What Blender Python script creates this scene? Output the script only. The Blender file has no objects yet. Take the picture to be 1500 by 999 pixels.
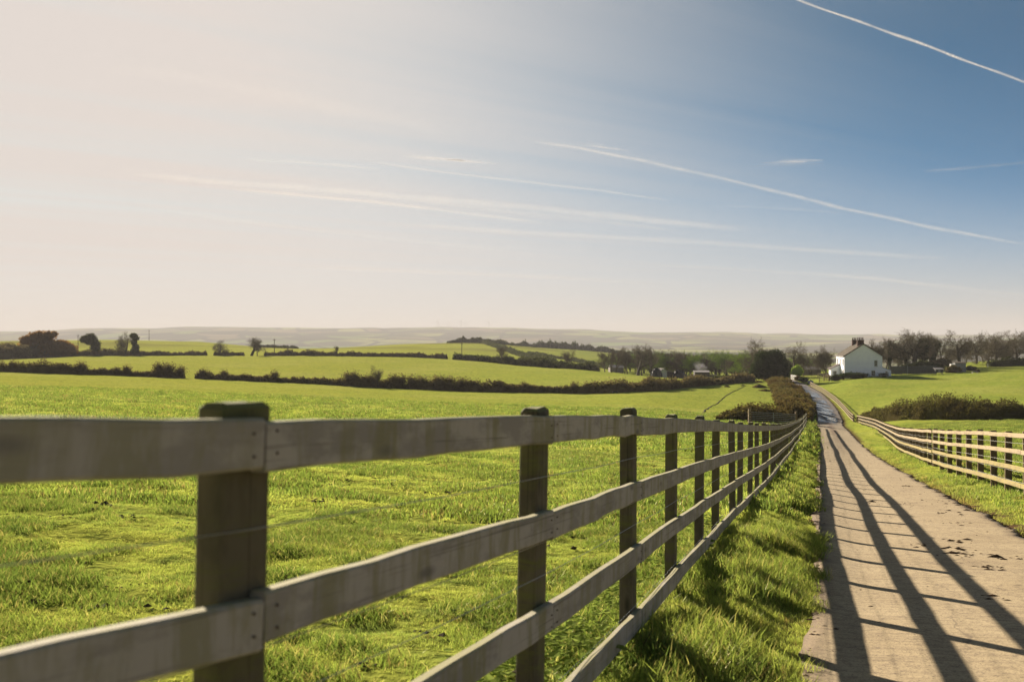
import bpy, math, random
import numpy as np
from mathutils import Vector, Matrix
R = math.radians
rng = np.random.default_rng(11)
random.seed(5)
sc = bpy.context.scene
COL = sc.collection
EYE = 1.2            # camera height above the ground at its feet (metres)
FPX = 1458.0         # 35 mm lens on a 1500 px wide photograph

# ------------------------------------------------------------------ camera
cam = bpy.data.cameras.new('camera'); camo = bpy.data.objects.new('camera', cam); COL.objects.link(camo)
camo.location = (0, 0, EYE); camo.rotation_euler = (R(90), 0, 0)
cam.lens = 35.0; cam.sensor_width = 36.0; cam.sensor_fit = 'HORIZONTAL'
cam.clip_start = 0.05; cam.clip_end = 400000
cam.dof.use_dof = True; cam.dof.focus_distance = 13.0; cam.dof.aperture_fstop = 3.4; cam.dof.aperture_blades = 7
sc.camera = camo
# ------------------------------------------------------------------ light
SUN_AZ, SUN_EL = R(-27.6), R(19.7)
S = Vector((math.sin(SUN_AZ)*math.cos(SUN_EL), math.cos(SUN_AZ)*math.cos(SUN_EL), math.sin(SUN_EL)))
sl = bpy.data.lights.new('sun', 'SUN'); sl.energy = 4.8; sl.angle = R(0.53); sl.color = (1.0, 0.86, 0.68)
so = bpy.data.objects.new('sun', sl); COL.objects.link(so); so.rotation_euler = S.to_track_quat('Z', 'Y').to_euler()
so.location = (-60, 100, 60)
sc.view_settings.view_transform = 'Standard'; sc.view_settings.look = 'None'
sc.view_settings.gamma = 1.0; sc.view_settings.use_curve_mapping = False
sc.view_settings.exposure = 1.45
W = bpy.data.worlds.new("World"); sc.world = W; W.use_nodes = True

class NT:
    """tiny helper to write node trees"""
    def __init__(s, tree): s.t = tree; s.n = tree.nodes; s.l = tree.links
    def node(s, typ, **kw):
        n = s.n.new(typ)
        for k, v in kw.items(): setattr(n, k, v)
        return n
    def put(s, sock, v):
        if hasattr(v, 'is_output') or isinstance(v, bpy.types.NodeSocket): s.l.new(v, sock)
        else:
            if isinstance(v, tuple) and len(v) == 3 and sock.type == 'RGBA': v = v + (1,)
            sock.default_value = v
    def math(s, op, a, b=0.0, c=None, clamp=False):
        n = s.node('ShaderNodeMath', operation=op, use_clamp=clamp); s.put(n.inputs[0], a); s.put(n.inputs[1], b)
        if c is not None: s.put(n.inputs[2], c)
        return n.outputs[0]
    def vmath(s, op, a, b=None):
        n = s.node('ShaderNodeVectorMath', operation=op); s.put(n.inputs[0], a)
        if b is not None: s.put(n.inputs[1], b)
        return n.outputs['Value'] if op in ('DOT_PRODUCT', 'LENGTH') else n.outputs[0]
    def mix(s, f, a, b, mode='MIX'):
        n = s.node('ShaderNodeMix', data_type='RGBA', blend_type=mode); n.clamp_factor = True
        s.put(n.inputs[0], f); s.put(n.inputs[6], a); s.put(n.inputs[7], b); return n.outputs[2]
    def rng(s, v, a, b, c=0.0, d=1.0, smooth=False):
        n = s.node('ShaderNodeMapRange', interpolation_type='SMOOTHSTEP' if smooth else 'LINEAR')
        s.put(n.inputs[0], v)
        for i, x in enumerate((a, b, c, d)): s.put(n.inputs[i+1], x)
        return n.outputs[0]
    def noise(s, vec, scale, detail=3, rough=.55, dist=0.0):
        n = s.node('ShaderNodeTexNoise'); s.put(n.inputs['Vector'], vec)
        n.inputs['Scale'].default_value = scale; n.inputs['Detail'].default_value = detail
        n.inputs['Roughness'].default_value = rough; n.inputs['Distortion'].default_value = dist
        return n.outputs['Fac']
    def mapping(s, vec, loc=(0,0,0), rot=(0,0,0), scale=(1,1,1)):
        n = s.node('ShaderNodeMapping'); s.put(n.inputs[0], vec)
        n.inputs[1].default_value = loc; n.inputs[2].default_value = rot; n.inputs[3].default_value = scale
        return n.outputs[0]
    def sep(s, v):
        n = s.node('ShaderNodeSeparateXYZ'); s.put(n.inputs[0], v); return n.outputs
    def comb(s, x, y, z):
        n = s.node('ShaderNodeCombineXYZ'); s.put(n.inputs[0], x); s.put(n.inputs[1], y); s.put(n.inputs[2], z); return n.outputs[0]
    def bump(s, h, strength=.5, dist=.05, normal=None):
        n = s.node('ShaderNodeBump'); s.put(n.inputs['Height'], h)
        n.inputs['Strength'].default_value = strength; n.inputs['Distance'].default_value = dist
        if normal is not None: s.put(n.inputs['Normal'], normal)
        return n.outputs[0]

VEIL = 0.35
# --- sky: physical daylight sky, thin milky haze and cirrus thickening towards the sun
w = NT(W.node_tree); w.n.clear()
sky = w.node('ShaderNodeTexSky', sky_type='NISHITA'); sky.sun_disc = False
sky.sun_elevation = SUN_EL; sky.sun_rotation = SUN_AZ; sky.altitude = 60; sky.air_density = 0.22; sky.dust_density = 0.3; sky.ozone_density = 3.5
tc = w.node('ShaderNodeTexCoord'); dirv = w.vmath('NORMALIZE', tc.outputs['Generated'])
dx, dy, dz = w.sep(dirv)
ang = w.math('MULTIPLY', w.math('ARCCOSINE', w.vmath('DOT_PRODUCT', dirv, tuple(S))), 57.2958)
el = w.math('MULTIPLY', w.math('ARCSINE', dz), 57.2958)
up = w.math('MAXIMUM', dz, 0.03)
pl = w.comb(w.math('DIVIDE', dx, up), w.math('DIVIDE', dy, up), 0.0)
streak = w.noise(w.mapping(w.mapping(pl, rot=(0, 0, R(-32))), scale=(.07, .75, 1)), 1.0, 4, .55, .6)
streak2 = w.noise(w.mapping(w.mapping(pl, rot=(0, 0, R(-37))), loc=(3, 7, 0), scale=(.035, 1.5, 1)), 1.0, 5, .6, .3)
vs = w.math('MULTIPLY', w.math('SUBTRACT', w.math('ADD', streak, streak2), 1.0), 0.42)
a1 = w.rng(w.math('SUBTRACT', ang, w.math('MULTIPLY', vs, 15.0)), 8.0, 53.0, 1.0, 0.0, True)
h1 = w.rng(w.math('DIVIDE', el, w.math('ADD', w.rng(ang, 24.0, 58.0, 17.0, 8.0), w.rng(ang, 70.0, 110.0, 0.0, 22.0))), 0.0, 1.0, 0.90, 0.0, True)  # horizon veil raised behind the camera, unseen, added to fill shaded gable and rails
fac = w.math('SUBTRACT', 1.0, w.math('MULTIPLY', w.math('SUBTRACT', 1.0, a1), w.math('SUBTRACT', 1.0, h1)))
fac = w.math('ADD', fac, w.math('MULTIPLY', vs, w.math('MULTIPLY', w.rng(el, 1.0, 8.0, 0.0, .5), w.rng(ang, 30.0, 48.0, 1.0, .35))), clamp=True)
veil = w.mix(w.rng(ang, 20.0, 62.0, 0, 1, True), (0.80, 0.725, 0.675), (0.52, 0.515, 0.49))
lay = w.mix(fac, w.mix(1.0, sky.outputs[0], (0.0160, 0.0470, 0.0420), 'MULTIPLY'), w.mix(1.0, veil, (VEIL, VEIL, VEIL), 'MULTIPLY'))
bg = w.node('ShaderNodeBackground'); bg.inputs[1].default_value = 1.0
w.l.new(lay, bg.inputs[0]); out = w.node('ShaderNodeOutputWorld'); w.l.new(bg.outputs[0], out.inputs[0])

# ------------------------------------------------------------------ mesh helpers
def tag(o, label=None, cat=None, group=None, kind=None):
    for k, v in (('label', label), ('category', cat), ('group', group), ('kind', kind)):
        if v: o[k] = v
    return o
def meshdata(name, V, Fs, mats=(), smooth=False, fmat=None, cols=None):
    V = np.asarray(V, dtype=np.float32).reshape(-1, 3)
    if isinstance(Fs, np.ndarray): Fs = [Fs]
    Fs = [np.asarray(f, dtype=np.int32) for f in Fs if len(f)]
    me = bpy.data.meshes.new(name)
    me.vertices.add(len(V)); me.vertices.foreach_set('co', V.ravel())
    loops = np.concatenate([f.ravel() for f in Fs]); tot = np.concatenate([np.full(len(f), f.shape[1], np.int32) for f in Fs])
    start = np.concatenate([[0], np.cumsum(tot)[:-1]]).astype(np.int32)
    me.loops.add(len(loops)); me.loops.foreach_set('vertex_index', loops)
    me.polygons.add(len(tot)); me.polygons.foreach_set('loop_start', start)
    if fmat is not None: me.polygons.foreach_set('material_index', np.asarray(fmat, np.int32))
    me.polygons.foreach_set('use_smooth', np.full(len(tot), smooth))
    if not isinstance(mats, (list, tuple)): mats = [mats]
    for m in mats: me.materials.append(m)
    if cols:
        for k, v in cols.items():
            a = me.attributes.new(k, 'FLOAT', 'POINT'); a.data.foreach_set('value', np.asarray(v, np.float32))
    me.update(calc_edges=True)
    return me
def link(name, me, parent=None, loc=None, rot=None, scale=None):
    o = bpy.data.objects.new(name, me); COL.objects.link(o)
    if parent: o.parent = parent
    if loc is not None: o.location = loc
    if rot is not None: o.rotation_euler = rot
    if scale is not None: o.scale = (scale,)*3 if not hasattr(scale, '__len__') else scale
    return o
def empty(name, loc=(0,0,0), rz=0, label=None, cat=None, group=None):
    o = bpy.data.objects.new(name, None); COL.objects.link(o); o.location = loc; o.rotation_euler = (0,0,rz)
    o.empty_display_size = .3
    return tag(o, label, cat, group)
def dup(root, loc, rz=0, scale=1.0, label=None, group=None, mirror=False):
    r = root.copy(); COL.objects.link(r); r.location = loc; r.rotation_euler = (0, 0, rz); r.scale = (scale,)*3 if not hasattr(scale, '__len__') else scale
    if label: r['label'] = label
    if group: r['group'] = group
    elif 'group' in r: del r['group']
    for ch in list(root.children):
        c = ch.copy(); COL.objects.link(c); c.parent = r
        for g in ch.children:
            d = g.copy(); COL.objects.link(d); d.parent = c
    return r
class MB:
    """collects simple solids into one mesh"""
    def __init__(s): s.V = []; s.Q = []; s.T = []; s.n = 0
    def add(s, V, Q=(), T=()):
        V = np.asarray(V, float)
        if len(Q): s.Q.append(np.asarray(Q) + s.n)
        if len(T): s.T.append(np.asarray(T) + s.n)
        s.V.append(V); s.n += len(V); return s
    def box(s, a, b, M=None):
        (x0,y0,z0),(x1,y1,z1) = a, b
        V = np.array([(x0,y0,z0),(x1,y0,z0),(x1,y1,z0),(x0,y1,z0),(x0,y0,z1),(x1,y0,z1),(x1,y1,z1),(x0,y1,z1)], float)
        if M is not None: V = V @ np.array(M.to_3x3()).T + np.array(M.translation)
        return s.add(V, [(0,3,2,1),(4,5,6,7),(0,1,5,4),(1,2,6,5),(2,3,7,6),(3,0,4,7)])
    def tube(s, P, r, k=6, cap=True):
        P = np.asarray(P, float); r = np.broadcast_to(np.asarray(r, float), (len(P),))
        V = []
        for i, p in enumerate(P):
            t = P[min(i+1, len(P)-1)] - P[max(i-1, 0)]; t /= np.linalg.norm(t) + 1e-9
            u = np.cross(t, (0,0,1.0)) if abs(t[2]) < .95 else np.cross(t, (0,1.0,0)); u /= np.linalg.norm(u); v = np.cross(t, u)
            for j in range(k):
                an = 2*math.pi*j/k; V.append(p + r[i]*(math.cos(an)*u + math.sin(an)*v))
        Q = [(i*k+j, i*k+(j+1)%k, (i+1)*k+(j+1)%k, (i+1)*k+j) for i in range(len(P)-1) for j in range(k)]
        T = []
        if cap:
            V += [P[0], P[-1]]; n = len(P)*k
            T = [(n, (j+1)%k, j) for j in range(k)] + [(n+1, n-k+j, n-k+(j+1)%k) for j in range(k)]
        return s.add(V, Q, T)
    def prism(s, poly, d0, d1, axis=1):
        """polygon in the two other axes extruded along axis"""
        n = len(poly); V = []
        for d in (d0, d1):
            for a, b in poly:
                V.append({1:(a,d,b), 0:(d,a,b), 2:(a,b,d)}[axis])
        Q = [(i, (i+1)%n, n+(i+1)%n, n+i) for i in range(n)]
        c = len(V); V.append(np.mean(V[:n], axis=0)); V.append(np.mean(V[n:2*n], axis=0))
        T = [(c, (i+1)%n, i) for i in range(n)] + [(c+1, n+i, n+(i+1)%n) for i in range(n)]
        return s.add(V, Q, T)
    def data(s, name, mats, smooth=False):
        fs = []
        if s.Q: fs.append(np.concatenate(s.Q))
        if s.T: fs.append(np.concatenate(s.T))
        return meshdata(name, np.concatenate(s.V), fs, mats, smooth)
    def build(s, name, mats, parent=None, loc=None, smooth=False, rot=None):
        return link(name, s.data(name, mats, smooth), parent, loc, rot)

def h2(ix, iy, seed):
    n = (ix.astype(np.int64)*374761393 + iy.astype(np.int64)*668265263 + seed*1442695041) & 0x7fffffff
    n = ((n ^ (n >> 13)) * 1274126177) & 0x7fffffff
    return ((n ^ (n >> 16)) & 0xffff) / 65535.0
def vnoise(x, y, seed=0):
    ix = np.floor(x); iy = np.floor(y); fx = x-ix; fy = y-iy
    fx = fx*fx*(3-2*fx); fy = fy*fy*(3-2*fy); ix = ix.astype(np.int64); iy = iy.astype(np.int64)
    return ((h2(ix,iy,seed)*(1-fx)+h2(ix+1,iy,seed)*fx)*(1-fy) + (h2(ix,iy+1,seed)*(1-fx)+h2(ix+1,iy+1,seed)*fx)*fy)
def sstep(a, b, x):
    t = np.clip((x-a)/(b-a), 0, 1); return t*t*(3-2*t)

# ------------------------------------------------------------------ terrain
# height of the land along bearings, as (distance, drop below eye level in photo pixels at 1458 px focal length) or ('D', distance, drop in metres)
def cy(z, y): return (z, (y-500.0)/FPX*z)
crest = {-400:494, 0:487, 150:481, 250:478, 430:481, 550:482, 650:479, 750:480, 900:485, 1000:487, 1100:488, 1200:490, 1300:491, 1500:492, 1900:494}
NEAR = [(2,1.38),(5,1.64),(10,2.05),(20,2.93),(30,3.80),(50,5.27)]
NR = [(2,1.38),(5,1.66),(10,2.12),(20,3.06),(35,4.32)]
COLS = {
 -400:[(5,1.5),(10,1.72),(20,2.2),(50,3.4),(100,4.6),cy(200,537),cy(400,520),cy(700,500),(1100,12)],
 0:[(2,1.34),(5,1.52),(10,1.78),(20,2.35),(50,3.8),cy(100,573),cy(200,546),cy(300,533),cy(400,527),cy(500,520),cy(760,499),(1100,12)],
 150:[(2,1.35),(5,1.54),(10,1.82),(20,2.45),(50,4.0),cy(100,577),cy(200,550.5),cy(300,530),cy(400,521.5),cy(480,518),cy(760,497),(1100,12)],
 300:[(2,1.36),(5,1.56),(10,1.88),(20,2.55),(50,4.2),cy(100,583),cy(200,556.5),cy(300,533),cy(400,521.5),cy(480,517),cy(780,500),(1100,16)],
 430:[(2,1.37),(5,1.58),(10,1.92),(20,2.65),(50,4.4),cy(100,587),cy(200,562.5),cy(300,535),cy(395,521.8),cy(500,516),cy(640,511),(800,8),(1100,20)],
 600:[(2,1.38),(5,1.60),(10,1.98),(20,2.8),(50,4.7),cy(100,596),cy(190,571),cy(300,539),cy(390,522.5),cy(480,519),cy(800,503),(1100,16)],
 700:[(2,1.38),(5,1.62),(10,2.03),(20,2.88),(50,4.9),cy(100,601),cy(185,575),cy(280,545),cy(370,529),cy(480,524),cy(820,501),(1100,16)],
 850:NEAR[:4]+[(50,5.15),cy(100,606),cy(180,578),cy(240,556),cy(310,541.5),(400,11.5),cy(600,528),cy(900,512),(1100,18)],
 950:NEAR[:5]+[(50,5.2),cy(100,610),cy(185,573),cy(260,553),cy(350,552),cy(600,540),cy(900,522),(1100,24)],
 1050:NEAR+[cy(100,618),cy(160,588),cy(215,563),cy(300,558),cy(600,543),cy(900,525),(1100,28)],
 1100:NEAR+[cy(75,631),cy(100,620),cy(150,592),cy(230,558.5),cy(300,556),cy(600,545),(1100,30)],
 1150:NEAR+[cy(75,633),cy(100,624),cy(130,605),cy(180,580),cy(240,558),cy(280,552),cy(400,545),cy(600,535),(1100,30)],
 1200:NEAR+[cy(75,634),cy(100,625),(128,10.2),(150,10.4),(168,10.6),(190,10.1),(220,10.1),cy(250,555),cy(300,549),cy(400,540),(600,18),(1100,32)],
 1250:NR+[(50,5.6),(77,7.6),(100,9.2),(128,10.7),(145,10.9),(168,10.0),cy(200,564),cy(230,551.5),cy(260,546),cy(400,541),(600,20),(1100,35)],
 1300:NR+[(52,5.75),(77,7.7),cy(105,620),cy(126,611),cy(160,589),cy(200,563),cy(232,550.5),cy(255,545),cy(320,540),(600,20),(1100,35)],
 1400:NR+[(50,5.5),(77,6.9),cy(100,618.5),cy(130,601),cy(180,568),cy(235,548),cy(270,536),cy(350,531),(600,20),(1100,35)],
 1500:NR+[(50,5.4),(77,6.7),cy(95,618.5),cy(130,597),cy(180,563),cy(235,543),cy(270,533),cy(350,526),(600,18),(1100,35)],
 1900:NR+[(50,5.2),(77,6.2),cy(95,610),cy(130,590),cy(180,560),cy(235,540),cy(270,531),cy(350,522),(600,18),(1100,35)],
}
LZ = np.linspace(math.log(2), math.log(13000), 420)
UU = np.linspace((-400-750)/FPX, (1900-750)/FPX, 241)
tab = []
ucol = np.array([(x-750)/FPX for x in COLS])
for x, pts in COLS.items():
    c = crest[min(crest, key=lambda k: abs(k-x))]
    if x in crest: c = crest[x]
    else: c = np.interp(x, sorted(crest), [crest[k] for k in sorted(crest)])
    pts = list(pts) + [(1600, 44), cy(2500, 526), cy(3500, 514), cy(4500, 506), cy(5500, (500+2*c)/3+ .5), cy(7000, c), (9000, -20), (13000, 60)]
    zz = np.log([p[0] for p in pts]); kk = [(p[1]-1.21)/p[0] for p in pts]
    tab.append(np.interp(LZ, zz, kk))
tab = np.array(tab)
g = np.exp(-np.linspace(-2, 2, 9)**2); g /= g.sum()
tab = np.array([np.convolve(np.pad(r, 4, mode='edge'), g, 'valid') for r in tab])
T = np.array([np.interp(UU, ucol, tab[:, i]) for i in range(len(LZ))]).T     # [u, z]
g2 = np.exp(-np.linspace(-2, 2, 13)**2); g2 /= g2.sum()
T = np.array([np.convolve(np.pad(T[:, i], 6, mode='edge'), g2, 'valid') for i in range(len(LZ))]).T
def land(X, Y):
    X = np.asarray(X, float); Y = np.asarray(Y, float)
    Ye = np.maximum(Y, 2.0)
    # well outside the picture keep to the outermost bearing
    r = np.hypot(X, Y); Ye = np.maximum(Ye, np.where(np.abs(X) > .75*Ye, r*.8, Ye)); 
    u = np.clip(X/Ye, UU[0], UU[-1])
    a = (u-UU[0])/(UU[1]-UU[0]); i = np.clip(a.astype(int), 0, len(UU)-2); fa = a-i
    b = np.clip((np.log(np.clip(Ye, 2, 13000))-LZ[0])/(LZ[1]-LZ[0]), 0, len(LZ)-1.001); j = b.astype(int); fb = b-j
    k = (T[i,j]*(1-fb)+T[i,j+1]*fb)*(1-fa) + (T[i+1,j]*(1-fb)+T[i+1,j+1]*fb)*fa
    side = np.where(Y < Ye, np.clip(Y, -40, None), Ye)
    z = np.where((Y < 2.0) & (np.abs(X) < 6), np.maximum(Y, -40), Ye)
    return EYE - (1.21 + k*z)
# road edges: (distance, left X, right X)
RD = np.array([(-12,-3.55,-.85),(0,-.05,2.72),(5.5,1.63,4.38),(17,5.22,8.04),(34,10.45,13.2),(50,15.43,18.25),(75,23.2,26.1),(100,30.9,33.8),(115,35.2,38.2),
 (132,40.6,43.8),(150,45.9,49.1),(170,51.2,54.3),(190,56.1,59.0),(220,62.4,65.3),(240,65.9,68.4),(275,72.2,75.0),(300,76,79)])
ZR = np.linspace(-12, 300, 1250)
def _sm(v):
    k = np.exp(-np.linspace(-2,2,61)**2); k /= k.sum()
    pad = np.concatenate([v[0]-(v[1]-v[0])*np.arange(30,0,-1), v, v[-1]+(v[-1]-v[-2])*np.arange(1,31)])
    return np.convolve(pad, k, 'valid')
XLt = _sm(np.interp(ZR, RD[:,0], RD[:,1])); XRt = _sm(np.interp(ZR, RD[:,0], RD[:,2]))
def road_x(Y): return np.interp(Y, ZR, XLt), np.interp(Y, ZR, XRt)
def dip(X, Y):
    xl, xr = road_x(Y)
    amt = .20 - .14*sstep(70, 130, Y)
    wl = .80; d = sstep(xl-wl, xl-.02, X) * amt
    rr = 1 - .45*sstep(xr+.02, xr+.9, X); rr = rr - .55*sstep(xr+1.2, xr+6, X)
    on = (Y < 285) & (Y > -12)
    return np.where(on, d*rr, 0.0)
def base(X, Y): return land(X, Y) - dip(X, Y)
def relief(X, Y):
    r = np.hypot(X, Y)
    n = (vnoise(X*2.6, Y*2.6, 1)-.5)*.045 + (vnoise(X*.9, Y*.9, 2)-.5)*.07 + (vnoise(X*7, Y*7, 3)-.5)*.03*(r < 30)
    n = n + (vnoise(X*.28, Y*.28, 4)-.5)*.12*sstep(15, 60, r) + (vnoise(X*.07, Y*.07, 5)-.5)*.3*sstep(80, 250, r)
    n = n + (vnoise(X*.004, Y*.004, 6)-.5)*18*sstep(2500, 4500, r)
    xl, xr = road_x(Y); m = np.clip(np.minimum(np.abs(X-xl), np.abs(X-xr))/.6, 0, 1)
    m = np.where((X > xl) & (X < xr) & (Y < 290), 0, np.where(Y < 290, m, 1))
    return n*m
def G(X, Y): return base(X, Y) + relief(X, Y)
def gz(X, Y): return float(G(np.array([float(X)]), np.array([float(Y)]))[0])
def at(px, z, dz=0.0):
    X = (px-750)/FPX*z; return Vector((X, z, gz(X, z)+dz))

# ------------------------------------------------------------------ materials
def mat(name):
    m = bpy.data.materials.new(name); m.use_nodes = True; t = NT(m.node_tree); t.n.clear()
    t.out = t.node('ShaderNodeOutputMaterial'); return m, t
def pbsdf(t, color, rough=.8, spec=.3, normal=None, metal=0.0):
    b = t.node('ShaderNodeBsdfPrincipled'); t.put(b.inputs['Base Color'], color); t.put(b.inputs['Roughness'], rough)
    t.put(b.inputs['Specular IOR Level'], spec); t.put(b.inputs['Metallic'], metal)
    if normal is not None: t.put(b.inputs['Normal'], normal)
    t.l.new(b.outputs[0], t.out.inputs[0]); return b
def simple(name, c, rough=.8, var=.25, scale=3.0, spec=.3, bump=.0, metal=0.0):
    m, t = mat(name); tc = t.node('ShaderNodeTexCoord').outputs['Object']
    n = t.noise(tc, scale, 5); dark = tuple(x*(1-var) for x in c); lite = tuple(min(1, x*(1+var)) for x in c)
    col = t.mix(t.rng(n, .3, .7), dark, lite)
    pbsdf(t, col, rough, spec, t.bump(n, bump, .02) if bump else None, metal); return m
def grass_color(t, pos):
    """meadow colour from the place in the field: yellow-green, greener and browner patches"""
    n1 = t.noise(pos, .35, 4); n2 = t.noise(pos, 2.2, 4); n3 = t.noise(pos, .045, 3)
    c = t.mix(t.rng(n1, .35, .68), (0.3593, 0.3802, 0.0665), (0.2773, 0.3374, 0.0597))
    c = t.mix(t.rng(n2, .52, .75), c, (0.1306, 0.1936, 0.0460))
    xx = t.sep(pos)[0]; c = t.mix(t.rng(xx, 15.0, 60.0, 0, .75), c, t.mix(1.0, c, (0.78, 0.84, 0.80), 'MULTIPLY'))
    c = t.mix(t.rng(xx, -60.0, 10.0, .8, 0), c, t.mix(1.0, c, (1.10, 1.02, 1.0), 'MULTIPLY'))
    c = t.mix(t.rng(n3, .48, .7, 0, .55), c, (0.3929, 0.3872, 0.1031))
    return c
def geo_pos(t): return t.node('ShaderNodeNewGeometry').outputs['Position']

mg, t = mat('meadow_ground'); pos = geo_pos(t); px, py, pz = t.sep(pos)
c = grass_color(t, pos)
n4 = t.noise(pos, 9.0, 4); n5 = t.noise(t.mapping(pos, scale=(1, .45, 1)), 1.1, 6, .7)
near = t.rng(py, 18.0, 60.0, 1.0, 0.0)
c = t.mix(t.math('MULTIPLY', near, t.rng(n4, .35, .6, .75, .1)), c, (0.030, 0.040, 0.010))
c = t.mix(t.rng(n5, .54, .70, 0, .6), c, (0.06, 0.085, 0.016))
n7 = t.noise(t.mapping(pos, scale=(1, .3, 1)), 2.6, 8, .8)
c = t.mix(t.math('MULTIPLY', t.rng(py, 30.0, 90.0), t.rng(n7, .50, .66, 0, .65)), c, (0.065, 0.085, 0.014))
# far land: a patchwork of small fields with dark hedges
vor = t.node('ShaderNodeTexVoronoi'); vor.inputs['Scale'].default_value = .0042
wob = t.vmath('ADD', pos, t.vmath('MULTIPLY', t.node('ShaderNodeTexNoise').outputs['Color'], (60, 60, 0)))
t.put(vor.inputs['Vector'], t.mapping(pos, scale=(1, .8, 0)))
vor2 = t.node('ShaderNodeTexVoronoi', feature='DISTANCE_TO_EDGE'); vor2.inputs['Scale'].default_value = .0042
t.put(vor2.inputs['Vector'], t.mapping(pos, scale=(1, .8, 0)))
vr, vg, vb = t.sep(vor.outputs['Color'])
pc = t.mix(t.rng(vr, .25, .75), (0.1394, 0.2160, 0.0382), (0.2788, 0.3024, 0.0765)); pc = t.mix(t.rng(vg, .6, .75), pc, (0.1812, 0.1440, 0.0701))
pc = t.mix(t.rng(vb, .72, .8), pc, (0.035, 0.045, 0.022))
pc = t.mix(t.rng(vor2.outputs[0], .035, .06, 1, 0), pc, (0.022, 0.030, 0.016))
pc = t.mix(t.rng(t.noise(pos, .0018, 5), .52, .6, 0, .85), pc, (0.028, 0.036, 0.020))
c = t.mix(t.rng(py, 1150.0, 1500.0), c, pc)
# brown ploughed strips on the near hills
c = t.mix(t.math('MULTIPLY', t.rng(py, 560.0, 640.0), t.math('MULTIPLY', t.rng(py, 1100.0, 1150.0, 1, 0), t.rng(t.noise(pos, .006, 2), .5, .56, 0, .45))), c, (0.14, 0.115, 0.04))
soil = t.node('ShaderNodeAttribute', attribute_name='soil').outputs['Fac']
sc_ = t.mix(n4, (0.055, 0.034, 0.018), (0.13, 0.085, 0.050))
c = t.mix(t.math('ADD', soil, t.rng(n4, .3, .7, -.25, .25), clamp=True), c, sc_)
c = t.mix(t.math('MULTIPLY', soil, 0.6), c, sc_)
b1 = t.bump(t.math('ADD', n4, t.math('MULTIPLY', n5, 2.0)), 1.0, .05)
pbsdf(t, c, 1.0, .0, b1)
M_GROUND = mg

def leafy(name, col_fn, trans=.5, rough=.6, gloss=0.0):
    m, t = mat(name); c = col_fn(t)
    d = t.node('ShaderNodeBsdfDiffuse'); t.put(d.inputs[0], c)
    tr = t.node('ShaderNodeBsdfTranslucent'); t.put(tr.inputs[0], t.mix(1.0, c, (1.2, 1.25, .95), 'MULTIPLY'))
    gl = t.node('ShaderNodeBsdfGlossy'); gl.inputs['Roughness'].default_value = .38; t.put(gl.inputs[0], (.8, .8, .5))
    m1 = t.node('ShaderNodeMixShader'); m1.inputs[0].default_value = trans; t.l.new(d.outputs[0], m1.inputs[1]); t.l.new(tr.outputs[0], m1.inputs[2])
    m2 = t.node('ShaderNodeMixShader'); m2.inputs[0].default_value = gloss; t.l.new(m1.outputs[0], m2.inputs[1]); t.l.new(gl.outputs[0], m2.inputs[2])
    t.l.new(m2.outputs[0], t.out.inputs[0]); return m
def gcol(t):
    c = grass_color(t, geo_pos(t)); tint = t.node('ShaderNodeAttribute', attribute_name='tint', attribute_type='INSTANCER').outputs['Fac']
    c = t.mix(t.rng(tint, 0, 1, 0, .75), t.mix(1.0, c, (1.15, 1.18, 1.50), 'MULTIPLY'), (0.085, 0.140, 0.026))
    bl = t.node('ShaderNodeAttribute', attribute_name='blade').outputs['Fac']
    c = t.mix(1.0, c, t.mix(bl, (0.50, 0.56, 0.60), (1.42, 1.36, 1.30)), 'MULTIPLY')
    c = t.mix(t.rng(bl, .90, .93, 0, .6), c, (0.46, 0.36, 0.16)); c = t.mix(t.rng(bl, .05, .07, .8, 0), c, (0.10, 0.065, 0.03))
    dry = t.node('ShaderNodeAttribute', attribute_name='dry', attribute_type='INSTANCER').outputs['Fac']
    return t.mix(dry, c, (0.30, 0.22, 0.085))
M_GRASS = leafy('grass_blades', gcol, .55, gloss=.02)
def two(c1, c2, sc=2.0, lo=.35, hi=.65):
    def f(t):
        oi = t.node('ShaderNodeObjectInfo').outputs['Random']
        p = t.node('ShaderNodeNewGeometry').outputs['Position']
        n = t.noise(p, sc, 3); a = t.mix(t.rng(n, lo, hi), c1, c2)
        return t.mix(t.rng(oi, 0, 1, 0, .35), a, tuple(x*.7 for x in c1))
    return f
M_HEDGE = leafy('hedge_twigs', two((0.1121, 0.0879, 0.0513), (0.1869, 0.1487, 0.0722), .6), .3)
M_HEDGED = leafy('hedge_dark_leaves', two((0.0375, 0.0475, 0.0225), (0.0938, 0.0975, 0.0375), .5), .35)
M_BRAMBLE = leafy('bramble_brown', two((0.1005, 0.0643, 0.0269), (0.1267, 0.1148, 0.0403), .25), .35)
M_HEDGER = leafy('hawthorn_twigs', two((0.0878, 0.0682, 0.0295), (0.1170, 0.1079, 0.0358), .35), .4)
M_IVY = leafy('ivy_leaves', two((0.020, 0.032, 0.012), (0.048, 0.065, 0.022), .8), .3)
M_GORSE = leafy('gorse_leaves', two((0.1560, 0.0781, 0.0216), (0.2400, 0.1261, 0.0301), .4), .45)
M_MOSS = leafy('mossy_twigs', two((0.2016, 0.2822, 0.0549), (0.3024, 0.4032, 0.0706), .3), .4)
M_WEED = leafy('weed_leaves', two((0.1792, 0.2464, 0.0560), (0.2464, 0.2912, 0.0896), 12.0), .5)
def barkm(name, c1, c2):
    m, t = mat(name); p = geo_pos(t); oi = t.node('ShaderNodeObjectInfo').outputs['Random']
    n = t.noise(t.mapping(p, scale=(1, 1, .3)), 4.0, 4)
    c = t.mix(t.rng(n, .3, .7), c1, c2); pbsdf(t, c, .9, .15); return m
M_BARK = barkm('bark', (0.0600, 0.0480, 0.0360), (0.1380, 0.1140, 0.0840))
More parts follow.
